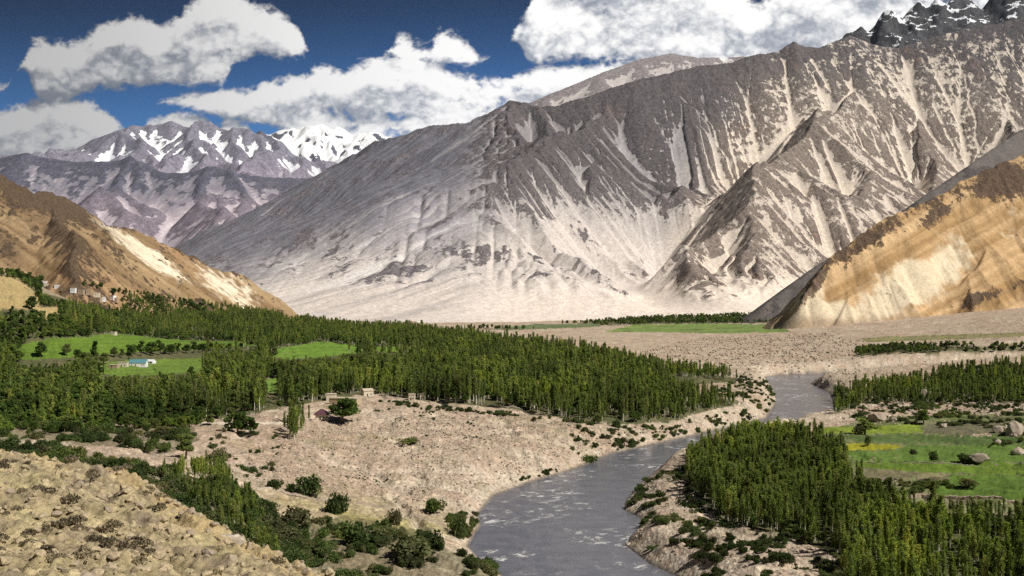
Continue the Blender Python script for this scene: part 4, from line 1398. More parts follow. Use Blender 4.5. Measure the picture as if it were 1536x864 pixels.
def scatter_stuff(name, label, cat, P, rotz, scale, var, protos, full_rot=False):
    me = bpy.data.meshes.new(name)
    me.vertices.add(len(P)); me.vertices.foreach_set('co', np.asarray(P, np.float32).ravel())
    rot = np.zeros((len(P), 3), np.float32); rot[:, 2] = rotz
    if full_rot:
        rot[:, 0] = RNG.uniform(-.5, .5, len(P)); rot[:, 1] = RNG.uniform(-.5, .5, len(P))
    for k, t, d, f in (('rot', 'FLOAT_VECTOR', rot, 'vector'), ('scl', 'FLOAT_VECTOR', np.asarray(scale, np.float32), 'vector'), ('vi', 'INT', np.asarray(var, np.int32), 'value')):
        a = me.attributes.new(k, t, 'POINT'); a.data.foreach_set(f, d.ravel())
    o = bpy.data.objects.new(name, me); COL.objects.link(o)
    o['kind'] = 'stuff'; o['label'] = label; o['category'] = cat
    g = bpy.data.node_groups.new(name, 'GeometryNodeTree')
    g.interface.new_socket('Geometry', in_out='INPUT', socket_type='NodeSocketGeometry')
    g.interface.new_socket('Geometry', in_out='OUTPUT', socket_type='NodeSocketGeometry')
    N, L = g.nodes, g.links
    gi, go = N.new('NodeGroupInput'), N.new('NodeGroupOutput')
    allj = N.new('GeometryNodeJoinGeometry')
    for obs in reversed(protos):
        j = N.new('GeometryNodeJoinGeometry')
        for ob in obs:
            oi = N.new('GeometryNodeObjectInfo'); oi.inputs['Object'].default_value = ob
            oi.transform_space = 'ORIGINAL'
            L.new(oi.outputs['Geometry'], j.inputs[0])
        ti = N.new('GeometryNodeGeometryToInstance'); L.new(j.outputs[0], ti.inputs[0]); L.new(ti.outputs[0], allj.inputs[0])
    ip = N.new('GeometryNodeInstanceOnPoints')
    L.new(gi.outputs[0], ip.inputs['Points']); L.new(allj.outputs[0], ip.inputs['Instance'])
    ip.inputs['Pick Instance'].default_value = True

    def na(nm, ty):
        n = N.new('GeometryNodeInputNamedAttribute'); n.data_type = ty; n.inputs[0].default_value = nm
        return n.outputs[0]
    L.new(na('vi', 'INT'), ip.inputs['Instance Index'])
    e = N.new('FunctionNodeEulerToRotation'); L.new(na('rot', 'FLOAT_VECTOR'), e.inputs[0]); L.new(e.outputs[0], ip.inputs['Rotation'])
    L.new(na('scl', 'FLOAT_VECTOR'), ip.inputs['Scale'])
    L.new(ip.outputs[0], go.inputs[0])
    md = o.modifiers.new('scatter', 'NODES'); md.node_group = g
    return o


# ---- where things grow -----------------------------------------------------------
def world_bbox(poly):
    pts = np.array([at(px, py) for px, py in poly])
    return pts[:, 0].min(), pts[:, 0].max(), pts[:, 1].min(), pts[:, 1].max()


def in_any_field(PX, PY):
    m = np.zeros(PX.shape, bool)
    for nm, (poly, c) in FIELDS.items():
        if not nm.startswith('path'):
            m |= inpoly(PX, PY, poly)
    return m


def sample(poly, spacing, falloff=None, jitter=10):
    x0, x1, y0, y1 = world_bbox(poly)
    y1 = min(y1, 4300)
    n = int((x1 - x0) * (y1 - y0) / spacing ** 2)
    n = min(n, 900000)
    X = RNG.uniform(x0, x1, n); Y = RNG.uniform(y0, y1, n)
    if falloff:
        k = RNG.uniform(0, 1, n) < np.clip((falloff / Y) ** 1.3, 0, 1)
        X, Y = X[k], Y[k]
    k = np.abs(X / Y) < .85
    X, Y = X[k], Y[k]
    Z = surf_z(X, Y)
    PX, PY = to_px(X, Y, Z)
    nj = fbm(X, Y, 30, 3, 601)
    k = inpoly(PX + jitter * nj, PY + jitter * .35 * nj, poly) & (river_dist(X, Y) > 1.5)
    return X[k], Y[k], Z[k], PX[k], PY[k]


TREES = {'poplar': [], 'broad': [], 'shrub': []}     # rows: x y z height_scale region


def add(kind, X, Y, Z, S, region):
    TREES[kind].append((X, Y, Z, S, np.full(len(X), region)))


def fill_forests():
    # left bank woods
    X, Y, Z, PX, PY = sample(FOREST['left'], 4.5, 800)
    h = np.clip(15 + 6 * fbm(X, Y, 70, 3, 611) + RNG.normal(size=len(X)) * 3.2, 6, 25)
    h *= 1 - .35 * sstep(PX, 850, 1120)
    bro = fbm(X, Y, 90, 3, 612) * 1.4 + RNG.normal(size=len(X)) * .25 > .05 + .9 * sstep(PX, 380, 560) - .35 * sstep(PX, 330, 60) - .4 * sstep(PY, 470, 445)
    bro |= (RNG.uniform(size=len(X)) < .10 + .45 * sstep(fbm(X, Y, 35, 3, 615), .05, .4))
    hpx = h / Y * FPX
    bad = in_any_field(PX, PY) | in_any_field(PX, PY - hpx * .95) & (RNG.uniform(size=len(X)) < .97) | in_any_field(PX, PY - hpx * .75) & (RNG.uniform(size=len(X)) < .9) | in_any_field(PX, PY - hpx * .5) & (RNG.uniform(size=len(X)) < .9)
    # village clearing and the tan mound at far left
    mound = inpoly(PX, PY, [(-120, 410), (0, 415), (30, 420), (66, 456), (50, 462), (-120, 462)]) | inpoly(PX, PY, [(52, 462), (80, 461), (112, 476), (60, 480)])
    village = inpoly(PX, PY, [(60, 424), (100, 424), (182, 444), (184, 456), (120, 452), (70, 436)])
    clear = inpoly(PX, PY, [(1000, 566), (1110, 570), (1160, 600), (1090, 600), (1010, 584)])
    house = inpoly(PX, PY, [(455, 645), (500, 645), (545, 606), (575, 604), (568, 590), (500, 592), (466, 606), (462, 622)])
    gap = fbm(X, Y, 45, 3, 613) > .42
    vil = [(60, 420), (100, 422), (184, 442), (184, 456), (120, 452), (60, 434)]
    village |= inpoly(PX, PY - hpx * .9, vil) | inpoly(PX, PY - hpx * .5, vil)
    mnd = [(-20, 417), (10, 421), (50, 450), (50, 455), (-20, 455)]
    mound |= inpoly(PX, PY - hpx * .85, mnd)
    keep = ~bad & ~mound & ~village & ~clear & ~house & ~gap
    for kind, mk in (('poplar', ~bro), ('broad', bro)):
        k = keep & mk
        s = h[k] / 16 if kind == 'poplar' else h[k] / 16 * RNG.uniform(.7, 1.25, int(k.sum()))
        add(kind, X[k], Y[k], Z[k], s, 0)
    # right bank grove of young poplars
    X, Y, Z, PX, PY = sample(FOREST['right'], 2.8)
    h = np.clip(9.8 + 5 * fbm(X, Y, 40, 3, 621) + RNG.normal(size=len(X)) * 2.2, 4, 15)
    h *= 1 - .35 * sstep(PX, 1250, 1500) * (RNG.uniform(size=len(X)) < .6)
    bro = RNG.uniform(size=len(X)) < .08 + .35 * sstep(fbm(X, Y, 22, 3, 623), .05, .4) + .4 * sstep(PX, 1270, 1450)
    bad = in_any_field(PX, PY - h / Y * FPX * .9)
    keep = ~bad & ~(fbm(X, Y, 24, 3, 622) > .38)
    add('poplar', *(a[keep & ~bro] for a in (X, Y, Z, h / 16)), 1)
    add('broad', *(a[keep & bro] for a in (X, Y, Z, h / 16 * .7)), 1)
    # right bank, further up
    X, Y, Z, PX, PY = sample(FOREST['right_mid'], 4.0)
    h = np.clip(9 + 5 * fbm(X, Y, 60, 3, 631) + RNG.normal(size=len(X)) * 2.2, 3.5, 15)
    bro = RNG.uniform(size=len(X)) < .25 + .35 * sstep(PX, 1330, 1480)
    add('poplar', *(a[~bro] for a in (X, Y, Z, h / 16)), 2)
    add('broad', *(a[bro] for a in (X, Y, Z, h / 16 * .75)), 2)
    X, Y, Z, PX, PY = sample(FOREST['right_far'], 7.5)
    add('broad', X, Y, Z, RNG.uniform(.55, .95, len(X)), 3)
    X, Y, Z, PX, PY = sample(FOREST['foot'], 17)
    k = ~in_any_field(PX, PY) & (fbm(X, Y, 120, 3, 641) > -.25)
    add('broad', *(a[k] for a in (X, Y, Z, RNG.uniform(.7, 1.3, len(X)))), 4)
    # saplings along the water on the right
    for px, py in ((1135, 652), (1150, 650), (1163, 652), (1180, 650), (1190, 652), (1204, 650), (1215, 654), (1228, 652), (1120, 658), (1142, 660), (1170, 660), (1196, 661)):
        x, y, z = at(px, py)
        add('poplar', np.array([x]), np.array([y]), np.array([z]), np.array([RNG.uniform(.3, .5)]), 1)
    # shrubs
    for key, sp, thr in (('lowleft', 4.6, .0), ('lowleft_two', 2.9, -.12), ('bottom', 3.4, -.02)):
        X, Y, Z, PX, PY = sample(SHRUBS[key], sp)
        k = fbm(X, Y, 18, 3, 651) > thr
        sc = RNG.uniform(.7, 1.9, len(X)) * (1.25 if key != 'bottom' else .95)
        add('shrub', *(a[k] for a in (X, Y, Z, sc)), 5)
    X, Y, Z, PX, PY = sample([(240, 715), (330, 700), (400, 790), (420, 850), (330, 800)], 3.4)
    add('poplar', X, Y, Z, RNG.uniform(.32, .55, len(X)), 5)
    X, Y, Z, PX, PY = sample([(426, 650), (430, 636), (458, 624), (466, 634), (456, 654), (440, 664)], 4.6)
    add('poplar', X, Y, Z, RNG.uniform(.55, .95, len(X)), 6)
    X, Y, Z, PX, PY = sample([(-120, 600), (130, 600), (300, 620), (330, 640), (120, 650), (0, 655), (-120, 655)], 5.0)
    add('broad', X, Y, Z, RNG.uniform(.4, .8, len(X)), 5)
    # sparse shrubs on the stony ground and along the banks
    for poly, sp, thr, s0, s1 in (
            ([(860, 640), (1000, 640), (1150, 605), (1165, 590), (1160, 612), (1120, 636), (1040, 655), (960, 672), (900, 680), (850, 690)], 3.2, .05, .6, 1.5),
            ([(930, 765), (960, 725), (1030, 690), (1050, 752), (1100, 784), (1190, 804), (1255, 835), (1270, 880), (1080, 880), (980, 850), (940, 822)], 2.6, .02, .5, 1.3),
            ([(1120, 560), (1150, 572), (1165, 600), (1130, 606), (1060, 596)], 4.5, .0, .6, 1.4),
            ([(670, 775), (715, 770), (718, 800), (700, 808), (676, 800)], 2.0, -.2, .6, 1.2),
            ([(770, 720), (840, 700), (830, 716), (775, 732)], 2.0, -.1, .5, 1.0),
            ([(250, 640), (420, 650), (420, 730), (300, 700)], 6.5, .15, .5, 1.5),
            ([(560, 600), (900, 634), (900, 640), (760, 625), (600, 612)], 3.2, .0, .6, 1.3),
            ([(400, 640), (560, 612), (700, 615), (900, 645), (820, 710), (700, 740), (640, 760), (480, 720), (330, 700)], 3.2, .24, .12, .36),
            ([(540, 612), (700, 620), (740, 660), (640, 660)], 4.5, .18, .3, .7),
            ([(1280, 600), (1536, 600), (1536, 640), (1430, 640), (1300, 632), (1250, 630)], 3.6, .1, .6, 1.6),
            ([(1300, 722), (1420, 724), (1440, 735), (1380, 742), (1320, 740)], 2.6, -.1, .5, 1.1),
            ([(1480, 640), (1600, 640), (1600, 670), (1490, 668)], 4, .1, .6, 1.3),
            ([(900, 560), (1300, 505), (1300, 540), (1230, 560), (1130, 560)], 26, .3, .6, 1.3)):
        X, Y, Z, PX, PY = sample(poly, sp, jitter=4)
        k = (fbm(X, Y, 16, 3, 661) > thr)
        add('shrub', *(a[k] for a in (X, Y, Z, RNG.uniform(s0, s1, len(X)))), 7)


fill_forests()

B9 = 9999
REGION_LABEL = {     # (px below, row below, label)
    ('poplar', 0): [(120, B9, 'poplar in the dark woods at the far left edge below the meadows'), (250, B9, 'poplar in the dark woods straight below the long white farm house'), (330, B9, 'poplar in the dark woods between the farm and the open track'),
                    (430, B9, 'tall poplar with bare lower trunk beside the bright gap meadow'), (500, B9, 'tall poplar directly behind the purple-roofed house'), (570, B9, 'tall poplar behind the stone building and the pale gabled house'),
                    (660, B9, 'tall poplar behind the pale huts at the foot of the grove'), (760, B9, 'tall poplar at the front edge of the long grove above the broken stone wall'), (860, B9, 'green poplar at the front edge of the long grove above the boulder slope'),
                    (980, B9, 'poplar at the front edge of the grove where it nears the river'), (B9, B9, 'short poplar at the tapering tip of the long grove beside the river bend')],
    ('poplar', 1): [(1060, B9, 'young poplar at the upstream corner of the right bank grove above the bluff'), (1130, 700, 'small young poplar at the water end of the right bank grove'), (1130, B9, 'young poplar at the bluff edge of the right bank grove'),
                    (1200, 700, 'small young poplar where the right bank grove touches the river'), (1200, B9, 'young poplar above the gullied part of the right bluff'), (1270, 700, 'young poplar at the corner of the grove next to the lime field'), (1270, B9, 'young poplar in the middle of the grove above the bluff'),
                    (1350, 780, 'young poplar in the grove beside the dull brown terrace'), (1350, B9, 'young poplar at the bottom edge of the picture right of the bluff'), (1440, 800, 'dark young poplar just below the left half of the rubble wall'), (1440, B9, 'dark young poplar at the bottom edge below the rubble wall'),
                    (B9, 800, 'dark young poplar just below the right half of the rubble wall'), (B9, B9, 'dark young poplar in the bottom right corner')],
    ('poplar', 2): [(1330, B9, 'poplar at the river end of the grove behind the scattered boulders'), (B9, B9, 'poplar in the right part of the grove behind the scattered boulders')],
    ('poplar', 5): [(B9, B9, 'small thin poplar rising from the thicket behind the rocky slope')],
    ('poplar', 6): [(B9, B9, 'thin yellow-green poplar in the clump left of the purple-roofed house')],
    ('broad', 0): [(120, B9, 'dark bushy tree in the woods at the far left edge'), (250, B9, 'dark bushy tree in the woods below the long white farm house'), (380, B9, 'dark bushy tree in the woods between the farm and the gap meadow'), (600, B9, 'bushy tree among the poplars behind the stone building'),
                   (760, B9, 'bushy tree under the poplars above the broken stone wall'), (B9, B9, 'bushy tree in the river end of the long poplar grove')],
    ('broad', 1): [(1200, B9, 'low bushy tree in the part of the right bank grove nearest the river'), (1350, B9, 'low bushy tree in the middle of the right bank grove'), (1440, B9, 'low bushy tree below the left half of the rubble wall'), (B9, B9, 'low bushy tree in the grove at the bottom right corner')],
    ('broad', 2): [(B9, B9, 'bushy tree on the right bank behind the scattered boulders')],
    ('broad', 3): [(B9, B9, 'low tree in the far row at the foot of the orange hill')],
    ('broad', 4): [(B9, B9, 'small distant tree at the foot of the great scree mountain')],
    ('broad', 5): [(150, B9, 'small dark tree above the bare strip at the far left'), (B9, B9, 'small dark tree at the lower edge of the left woods near the track')],
    ('shrub', 5): [(90, 668, 'dark shrub along the bare strip at the far left'), (90, B9, 'dense green shrub right behind the flat-topped ochre rock at far left'), (180, B9, 'dense green shrub behind the squared ochre rock on the near crest'), (250, 700, 'shrub in the loose row below the left woods'), (250, B9, 'dense shrub behind the middle of the near crest'),
                   (340, B9, 'dense shrub around the small thin poplars of the thicket'), (430, B9, 'dense shrub between the near slope and the track'), (520, B9, 'shrub in the bottom thicket below the dry grassy patch'), (620, B9, 'grey-green shrub in the middle of the bottom thicket'), (B9, B9, 'low grey-green shrub at the bottom beside the river')],
    ('shrub', 7): [(430, B9, 'small shrub on bare ground below the left woods'), (600, B9, 'small shrub near the top left of the boulder slope'), (780, B9, 'low shrub on the middle of the tan boulder slope'), (900, 700, 'low shrub on the left bank slope below the long grove'), (1160, 680, 'green shrub on the stony left bank beside the upper river'), (1060, B9, 'green shrub on the nose of the right bluff'),
                   (1160, B9, 'green shrub on the gullied face of the right bluff'), (1280, B9, 'green shrub at the foot of the grove on the right bluff'), (B9, 650, 'low shrub among the pale boulders above the right bank fields'), (B9, B9, 'low shrub on the dull terrace above the rubble wall')],
}


def settle(kind):
    cols = [np.concatenate(c) for c in zip(*TREES[kind])]
    X, Y, Z, S, R = cols
    hh = {'poplar': 16, 'broad': 9.5, 'shrub': 2.4}[kind]
    PX, PY = to_px(X, Y, Z)
    hp = hh * S / Y * FPX
    infr = (PX > 5) & (PX < 1531) & (PY - hp * .6 < 864)
    if kind in ('shrub', 'broad', 'poplar'):      # hidden behind the rocky outcrop
        infr &= ~((PX < 430) & (PY - hp * .7 > np.interp(PX, [0, 130, 200, 300, 430], [700, 730, 745, 805, 866])))
    # those that stand in front of a wood show whole: count how many stand close in front
    cellx = (PX / 7).astype(int); order = np.argsort(Y)
    hid = np.zeros(len(X)); front = {}
    for i in order:
        c = cellx[i]; top = PY[i] - hp[i]
        f = front.get(c, 1e9)
        vis = max(0.0, min(PY[i], f) - top)
        hid[i] = vis * (hp[i] * .25)
        front[c] = min(f, top + hp[i] * .25)
    score = np.where(infr, hid, -1)
    top = np.argsort(-score)[:298]
    top = top[score[top] > 0]
    var = RNG.integers(0, len(KINDS[kind][0]), len(X))
    rot = RNG.uniform(0, 6.28, len(X))
    wid = RNG.uniform(.7, 1.35, len(X))
    sel = np.zeros(len(X), bool); sel[top] = True
    for i in top:
        lab = next(l for lx, ly, l in REGION_LABEL[(kind, int(R[i]))] if PX[i] < lx and PY[i] < ly)
        plant(kind, int(var[i]), (X[i], Y[i], Z[i] - .1), rot[i], (S[i] * wid[i], S[i] * wid[i], S[i]), lab, lab)
    rest = ~sel
    nm = {'poplar': 'poplar_forest', 'broad': 'broadleaf_forest', 'shrub': 'shrub_cover'}[kind]
    lb = {'poplar': 'mass of green poplars filling the woods on both banks of the river', 'broad': 'mass of dark bushy trees between the poplars and along the valley foot',
          'shrub': 'low scrub scattered over the stony banks and clearings'}[kind]
    protos = [PROTO[(kind, v)] for v in range(len(KINDS[kind][0]))]
    s = S[rest]; w = wid[rest]
    scatter_stuff(nm, lb, 'forest' if kind != 'shrub' else 'scrub', np.stack([X, Y, Z - .1], 1)[rest], rot[rest], np.stack([s * w, s * w, s], 1), var[rest], protos)
    print(kind, len(X), int(sel.sum()))


for _k in ('poplar', 'broad', 'shrub'):
    settle(_k)

# bushes and trees that stand alone
LONE = [  # kind, px, row of the foot, height px, width px, label
    ('shrub', 650, 769, 21, 25, 'round green bush standing alone between the track and the river'),
    ('shrub', 466, 743, 29, 38, 'dark round bush at the lower edge of the tan slope beside the track'),
    ('shrub', 508, 768, 28, 38, 'bushy green shrub just below the dark round bush by the track'),
    ('shrub', 445, 790, 28, 36, 'bright green shrub left of the dry grassy patch'),
    ('shrub', 527, 820, 36, 44, 'large bright green shrub in the thicket at the bottom'),
    ('shrub', 594, 787, 22, 28, 'olive bush between the thicket and the lone round bush'),
    ('shrub', 618, 838, 34, 50, 'wide dull green shrub at the bottom near the river'),
    ('shrub', 572, 812, 20, 30, 'dark shrub behind the wide dull green one at the bottom'),
    ('shrub', 640, 822, 26, 44, 'grey-green shrub spreading towards the river at the bottom'),
    ('shrub', 411, 735, 16, 20, 'small dark bush left of the dark round bush by the track'),
    ('shrub', 438, 737, 12, 14, 'tiny bush between two dark bushes by the track'),
    ('shrub', 328, 692, 20, 22, 'dark bush on the bare tan ground below the left woods'),
    ('shrub', 297, 698, 12, 14, 'small bush left of the dark bush on bare tan ground'),
    ('broad', 279, 688, 36, 28, 'dark upright tree on the bare ground below the left woods'),
    ('broad', 356, 652, 34, 30, 'dark tree standing at the end of the track below the woods'),
    ('broad', 376, 652, 26, 18, 'narrow dark tree touching the one at the end of the track'),
    ('broad', 514, 634, 36, 40, 'broad leafy tree right of the purple-roofed house'),
    ('broad', 1297, 652, 24, 28, 'round dark tree at the end of the lime green field'),
    ('shrub', 1288, 652, 14, 14, 'bush beside the round dark tree by the lime green field'),
    ('shrub', 1447, 695, 14, 28, 'wide dark bush in the middle of the green fields'),
    ('shrub', 1399, 690, 14, 13, 'small upright bush in the green field'),
    ('shrub', 1370, 682, 8, 9, 'tiny bush right of the yellow field'),
    ('shrub', 1303, 668, 14, 12, 'dark bush at the corner where the grove meets the fields'),
    ('shrub', 1262, 666, 14, 13, 'dark bush at the back edge of the right grove by the fields'),
    ('shrub', 1452, 730, 12, 22, 'low bush at the lower edge of the green terraces'),
    ('broad', 1385, 637, 22, 18, 'dark tree at the corner of the brown field'),
    ('shrub', 690, 806, 30, 36, 'grey-green bush hanging over the river edge'),
    ('shrub', 615, 664, 7, 26, 'low mat of scrub near the top of the tan slope'),
    ('shrub', 925, 640, 10, 14, 'single bush where the grove meets the river bank'),
    ('shrub', 885, 692, 9, 30, 'low scrub strip at the water on the left bank'),
]
for _i, (k, px, py, hp, wp, lab) in enumerate(LONE):
    x, y, z = at(px, py)
    v = _i % len(KINDS[k][0])
    me = KINDS[k][0][v][1]
    co = np.zeros(len(me.vertices) * 3, np.float32); me.vertices.foreach_get('co', co); co = co.reshape(-1, 3)
    sh = hp / FPX * y / np.percentile(co[:, 2], 99)
    sw = wp / FPX * y / (2 * np.percentile(np.abs(co[:, 0]), 97))
    plant(k, v, (x, y, z - .1), random.uniform(0, 6.28), (sw, sw, sh), lab)


# ------------------------------------------------------------------ boulders
def fill_boulders():
    items = []
    for poly, sp, s0, s1, f in (
            ([(420, 650), (700, 615), (900, 640), (960, 670), (860, 705), (740, 745), (700, 790), (560, 745), (380, 730), (300, 690)], 2.0, .10, .85, None),
            ([(860, 640), (1000, 640), (1150, 605), (1165, 590), (1160, 618), (1110, 640), (1040, 655), (960, 675), (900, 690)], 3.6, .2, 1.2, None),
            ([(930, 765), (960, 725), (1030, 690), (1050, 752), (1100, 784), (1190, 804), (1255, 835), (1270, 880), (1080, 880), (980, 850), (940, 822)], 2.8, .12, .7, None),
            ([(1280, 594), (1400, 590), (1500, 595), (1500, 625), (1400, 622), (1260, 634)], 5.0, .5, 1.9, None),
            ([(1240, 632), (1400, 622), (1440, 634), (1300, 640)], 5.0, .3, 1.3, None),
            ([(950, 530), (1060, 505), (1240, 500), (1300, 512), (1290, 560), (1240, 580), (1150, 566), (1110, 550)], 7, .4, 2.3, None),
            ([(1230, 575), (1290, 555), (1400, 540), (1420, 556), (1280, 584)], 7, .3, 1.5, None),
            ([(540, 760), (700, 770), (700, 815), (640, 800)], 3.0, .1, .5, None),
            ([(1330, 748), (1400, 742), (1536, 752), (1536, 760), (1400, 754)], 2.2, .15, .7, None),
            ([(1300, 718), (1400, 718), (1400, 722), (1300, 722)], 1.6, .15, .5, None),
            ([(1500, 634), (1600, 634), (1600, 655), (1504, 655)], 4, .6, 2.2, None)):
        X, Y, Z, PX, PY = sample(poly, sp, f, jitter=6)
        s = s0 + (s1 - s0) * RNG.uniform(0, 1, len(X)) ** 3.2
        items.append((X, Y, Z, s))
    X, Y, Z, S = (np.concatenate(c) for c in zip(*items))
    k = ~in_any_field(*to_px(X, Y, Z))
    X, Y, Z, S = X[k], Y[k], Z[k], S[k]
    PX, PY = to_px(X, Y, Z)
    sp = np.where((PX > 0) & (PX < 1536) & (PY < 860), S / Y, -1)
    top = np.argsort(-sp)[:240]
    var = RNG.integers(0, 5, len(X)); rz = RNG.uniform(0, 6.28, len(X))
    sel = np.zeros(len(X), bool); sel[top] = True
    for i in top:
        px, py = PX[i], PY[i]
        if px > 1320 and py < 592:
            lab = 'rock on the stony flat between the two far rows of trees at the right'
        elif px > 1230 and py < 592:
            lab = 'rock on the stony flat behind the far bend of the river'
        elif px > 1480:
            lab = 'big pale boulder beside the brown field on the right'
        elif px > 1230 and py > 700:
            lab = 'pale stone in the rubble line below the green terraces'
        elif px > 1230:
            lab = 'pale boulder between the right bank grove and the lime green field'
        elif px > 925 and py > 685:
            lab = 'stone on the steep bluff of the right bank'
        elif py < 575:
            lab = 'brown rock on the wide stony flat beyond the long grove'
        elif px > 850:
            lab = 'pale rock on the left bank along the river'
        elif px > 700:
            lab = 'brown stone on the river side of the tan boulder slope'
        elif px > 540:
            lab = 'brown stone in the middle of the tan boulder slope'
        else:
            lab = 'brown stone on the left part of the tan boulder slope above the track'
        boulder(int(var[i]), (X[i], Y[i], Z[i] - .1 * S[i]), (RNG.uniform(-.3, .3), RNG.uniform(-.3, .3), rz[i]), (S[i],) * 3, lab, lab)
    rest = ~sel
    s = S[rest]
    scatter_stuff('boulder_field', 'countless small brown and pale stones strewn over the slopes', 'stones', np.stack([X, Y, Z - .05], 1)[rest], rz[rest],
                  np.stack([s, s, s], 1), var[rest], [PROTO[('boulder', v)] for v in range(5)], True)
    print('boulders', len(X))
    for px, py, wpx, hpx, v, lab in (
            (1318, 630, 38, 16, 0, 'long smooth pink boulder beside the small dark tree above the lime field'),
            (1388, 596, 22, 13, 1, 'rounded pale boulder at the foot of the right bank grove'),
            (1470, 690, 40, 12, 2, 'low cream boulder in the green field at the right'),
            (1528, 682, 34, 14, 3, 'cream boulder at the right edge in the green field'),
            (1340, 632, 14, 7, 4, 'small pale boulder on the grass right of the long pink one'),
            (1415, 640, 16, 7, 0, 'pale boulder at the back corner of the brown field'),
            (1522, 652, 34, 22, 1, 'tall pinkish boulder at the right end of the brown field'),
            (1498, 648, 22, 10, 2, 'flat pale boulder touching the tall pinkish one'),
            (1497, 666, 20, 9, 3, 'grey boulder in the olive field'),
            (820, 728, 16, 5, 4, 'flat pale rock at the left water edge'),
            (942, 818, 12, 6, 0, 'pale rock in the water at the foot of the right bluff'),
            (1208, 582, 16, 5, 1, 'dark rock in the shallows at the far bend')):
        x, y, z = at(px, py)
        w = wpx / FPX * y / 2.6
        boulder(v, (x, y, z - .15 * w), (0, 0, random.uniform(-.4, .4)), (w, w * .9, hpx / FPX * y / 1.0), lab)


fill_boulders()


# ------------------------------------------------------------------ buildings
def plain_mat(name, c, var=.18, scale=1.2):
    m, nt, b, out = new_mat(name)
    tc = nt.node('ShaderNodeTexCoord').outputs['Object']
    k = nt.ramp(nt.noise(tc, scale, 5, .65), .3, .7, 1 - var, 1 + var, False)
    nt.put(b.inputs['Base Color'], nt.mix(1.0, c, nt.comb(k, k, k), 'MULTIPLY'))
    return m


def roof_mat(name, c):
    m, nt, b, out = new_mat(name)
    tc = nt.node('ShaderNodeTexCoord').outputs['Object']
    x = nt.xyz(tc)[0]
    w = nt.m('SINE', nt.m('MULTIPLY', x, 16.0))
    k = nt.m('MULTIPLY_ADD', w, .07, nt.ramp(nt.noise(tc, .8, 4, .6), .3, .7, .8, 1.15, False))
    nt.put(b.inputs['Base Color'], nt.mix(1.0, c, nt.comb(k, k, k), 'MULTIPLY'))
    b.inputs['Roughness'].default_value = .55
    b.inputs['Specular IOR Level'].default_value = .3
    return m


MW = {'stone': plain_mat('dry_stone', (.46, .37, .24), .35, 3.0), 'cream': plain_mat('cream_plaster', (.62, .55, .42)), 'white': plain_mat('white_plaster', (.78, .77, .74), .06),
      'mud': plain_mat('mud_plaster', (.40, .30, .21), .22), 'purple': roof_mat('purple_tin', (.105, .045, .055)), 'teal': roof_mat('teal_tin', (.10, .24, .27)),
      'blue': roof_mat('pale_blue_tin', (.52, .66, .68)), 'green': roof_mat('green_tin', (.11, .22, .15)), 'flat': plain_mat('mud_roof', (.50, .42, .31), .2), 'whiteroof': roof_mat('white_tin', (.74, .76, .76)),
      'wood': plain_mat('old_wood', (.10, .065, .04)), 'glass': plain_mat('dark_glass', (.03, .035, .045), .05), 'pale_wood': plain_mat('pale_wood', (.42, .35, .25))}


class MB:
    def __init__(s):
        s.V = []; s.F = []

    def box(s, x0, x1, y0, y1, z0, z1):
        b = len(s.V)
        s.V += [(x0, y0, z0), (x1, y0, z0), (x1, y1, z0), (x0, y1, z0), (x0, y0, z1), (x1, y0, z1), (x1, y1, z1), (x0, y1, z1)]
        s.F += [tuple(b + i for i in f) for f in ((3, 2, 1, 0), (4, 5, 6, 7), (0, 1, 5, 4), (1, 2, 6, 5), (2, 3, 7, 6), (3, 0, 4, 7))]
        return s

    def poly(s, V, F):
        b = len(s.V); s.V += V; s.F += [tuple(b + i for i in f) for f in F]
        return s

    def build(s, name, mat, parent=None):
        me = bpy.data.meshes.new(name); me.from_pydata(s.V, [], s.F); me.update(); me.materials.append(mat)
        o = bpy.data.objects.new(name, me); COL.objects.link(o); o.parent = parent
        return o


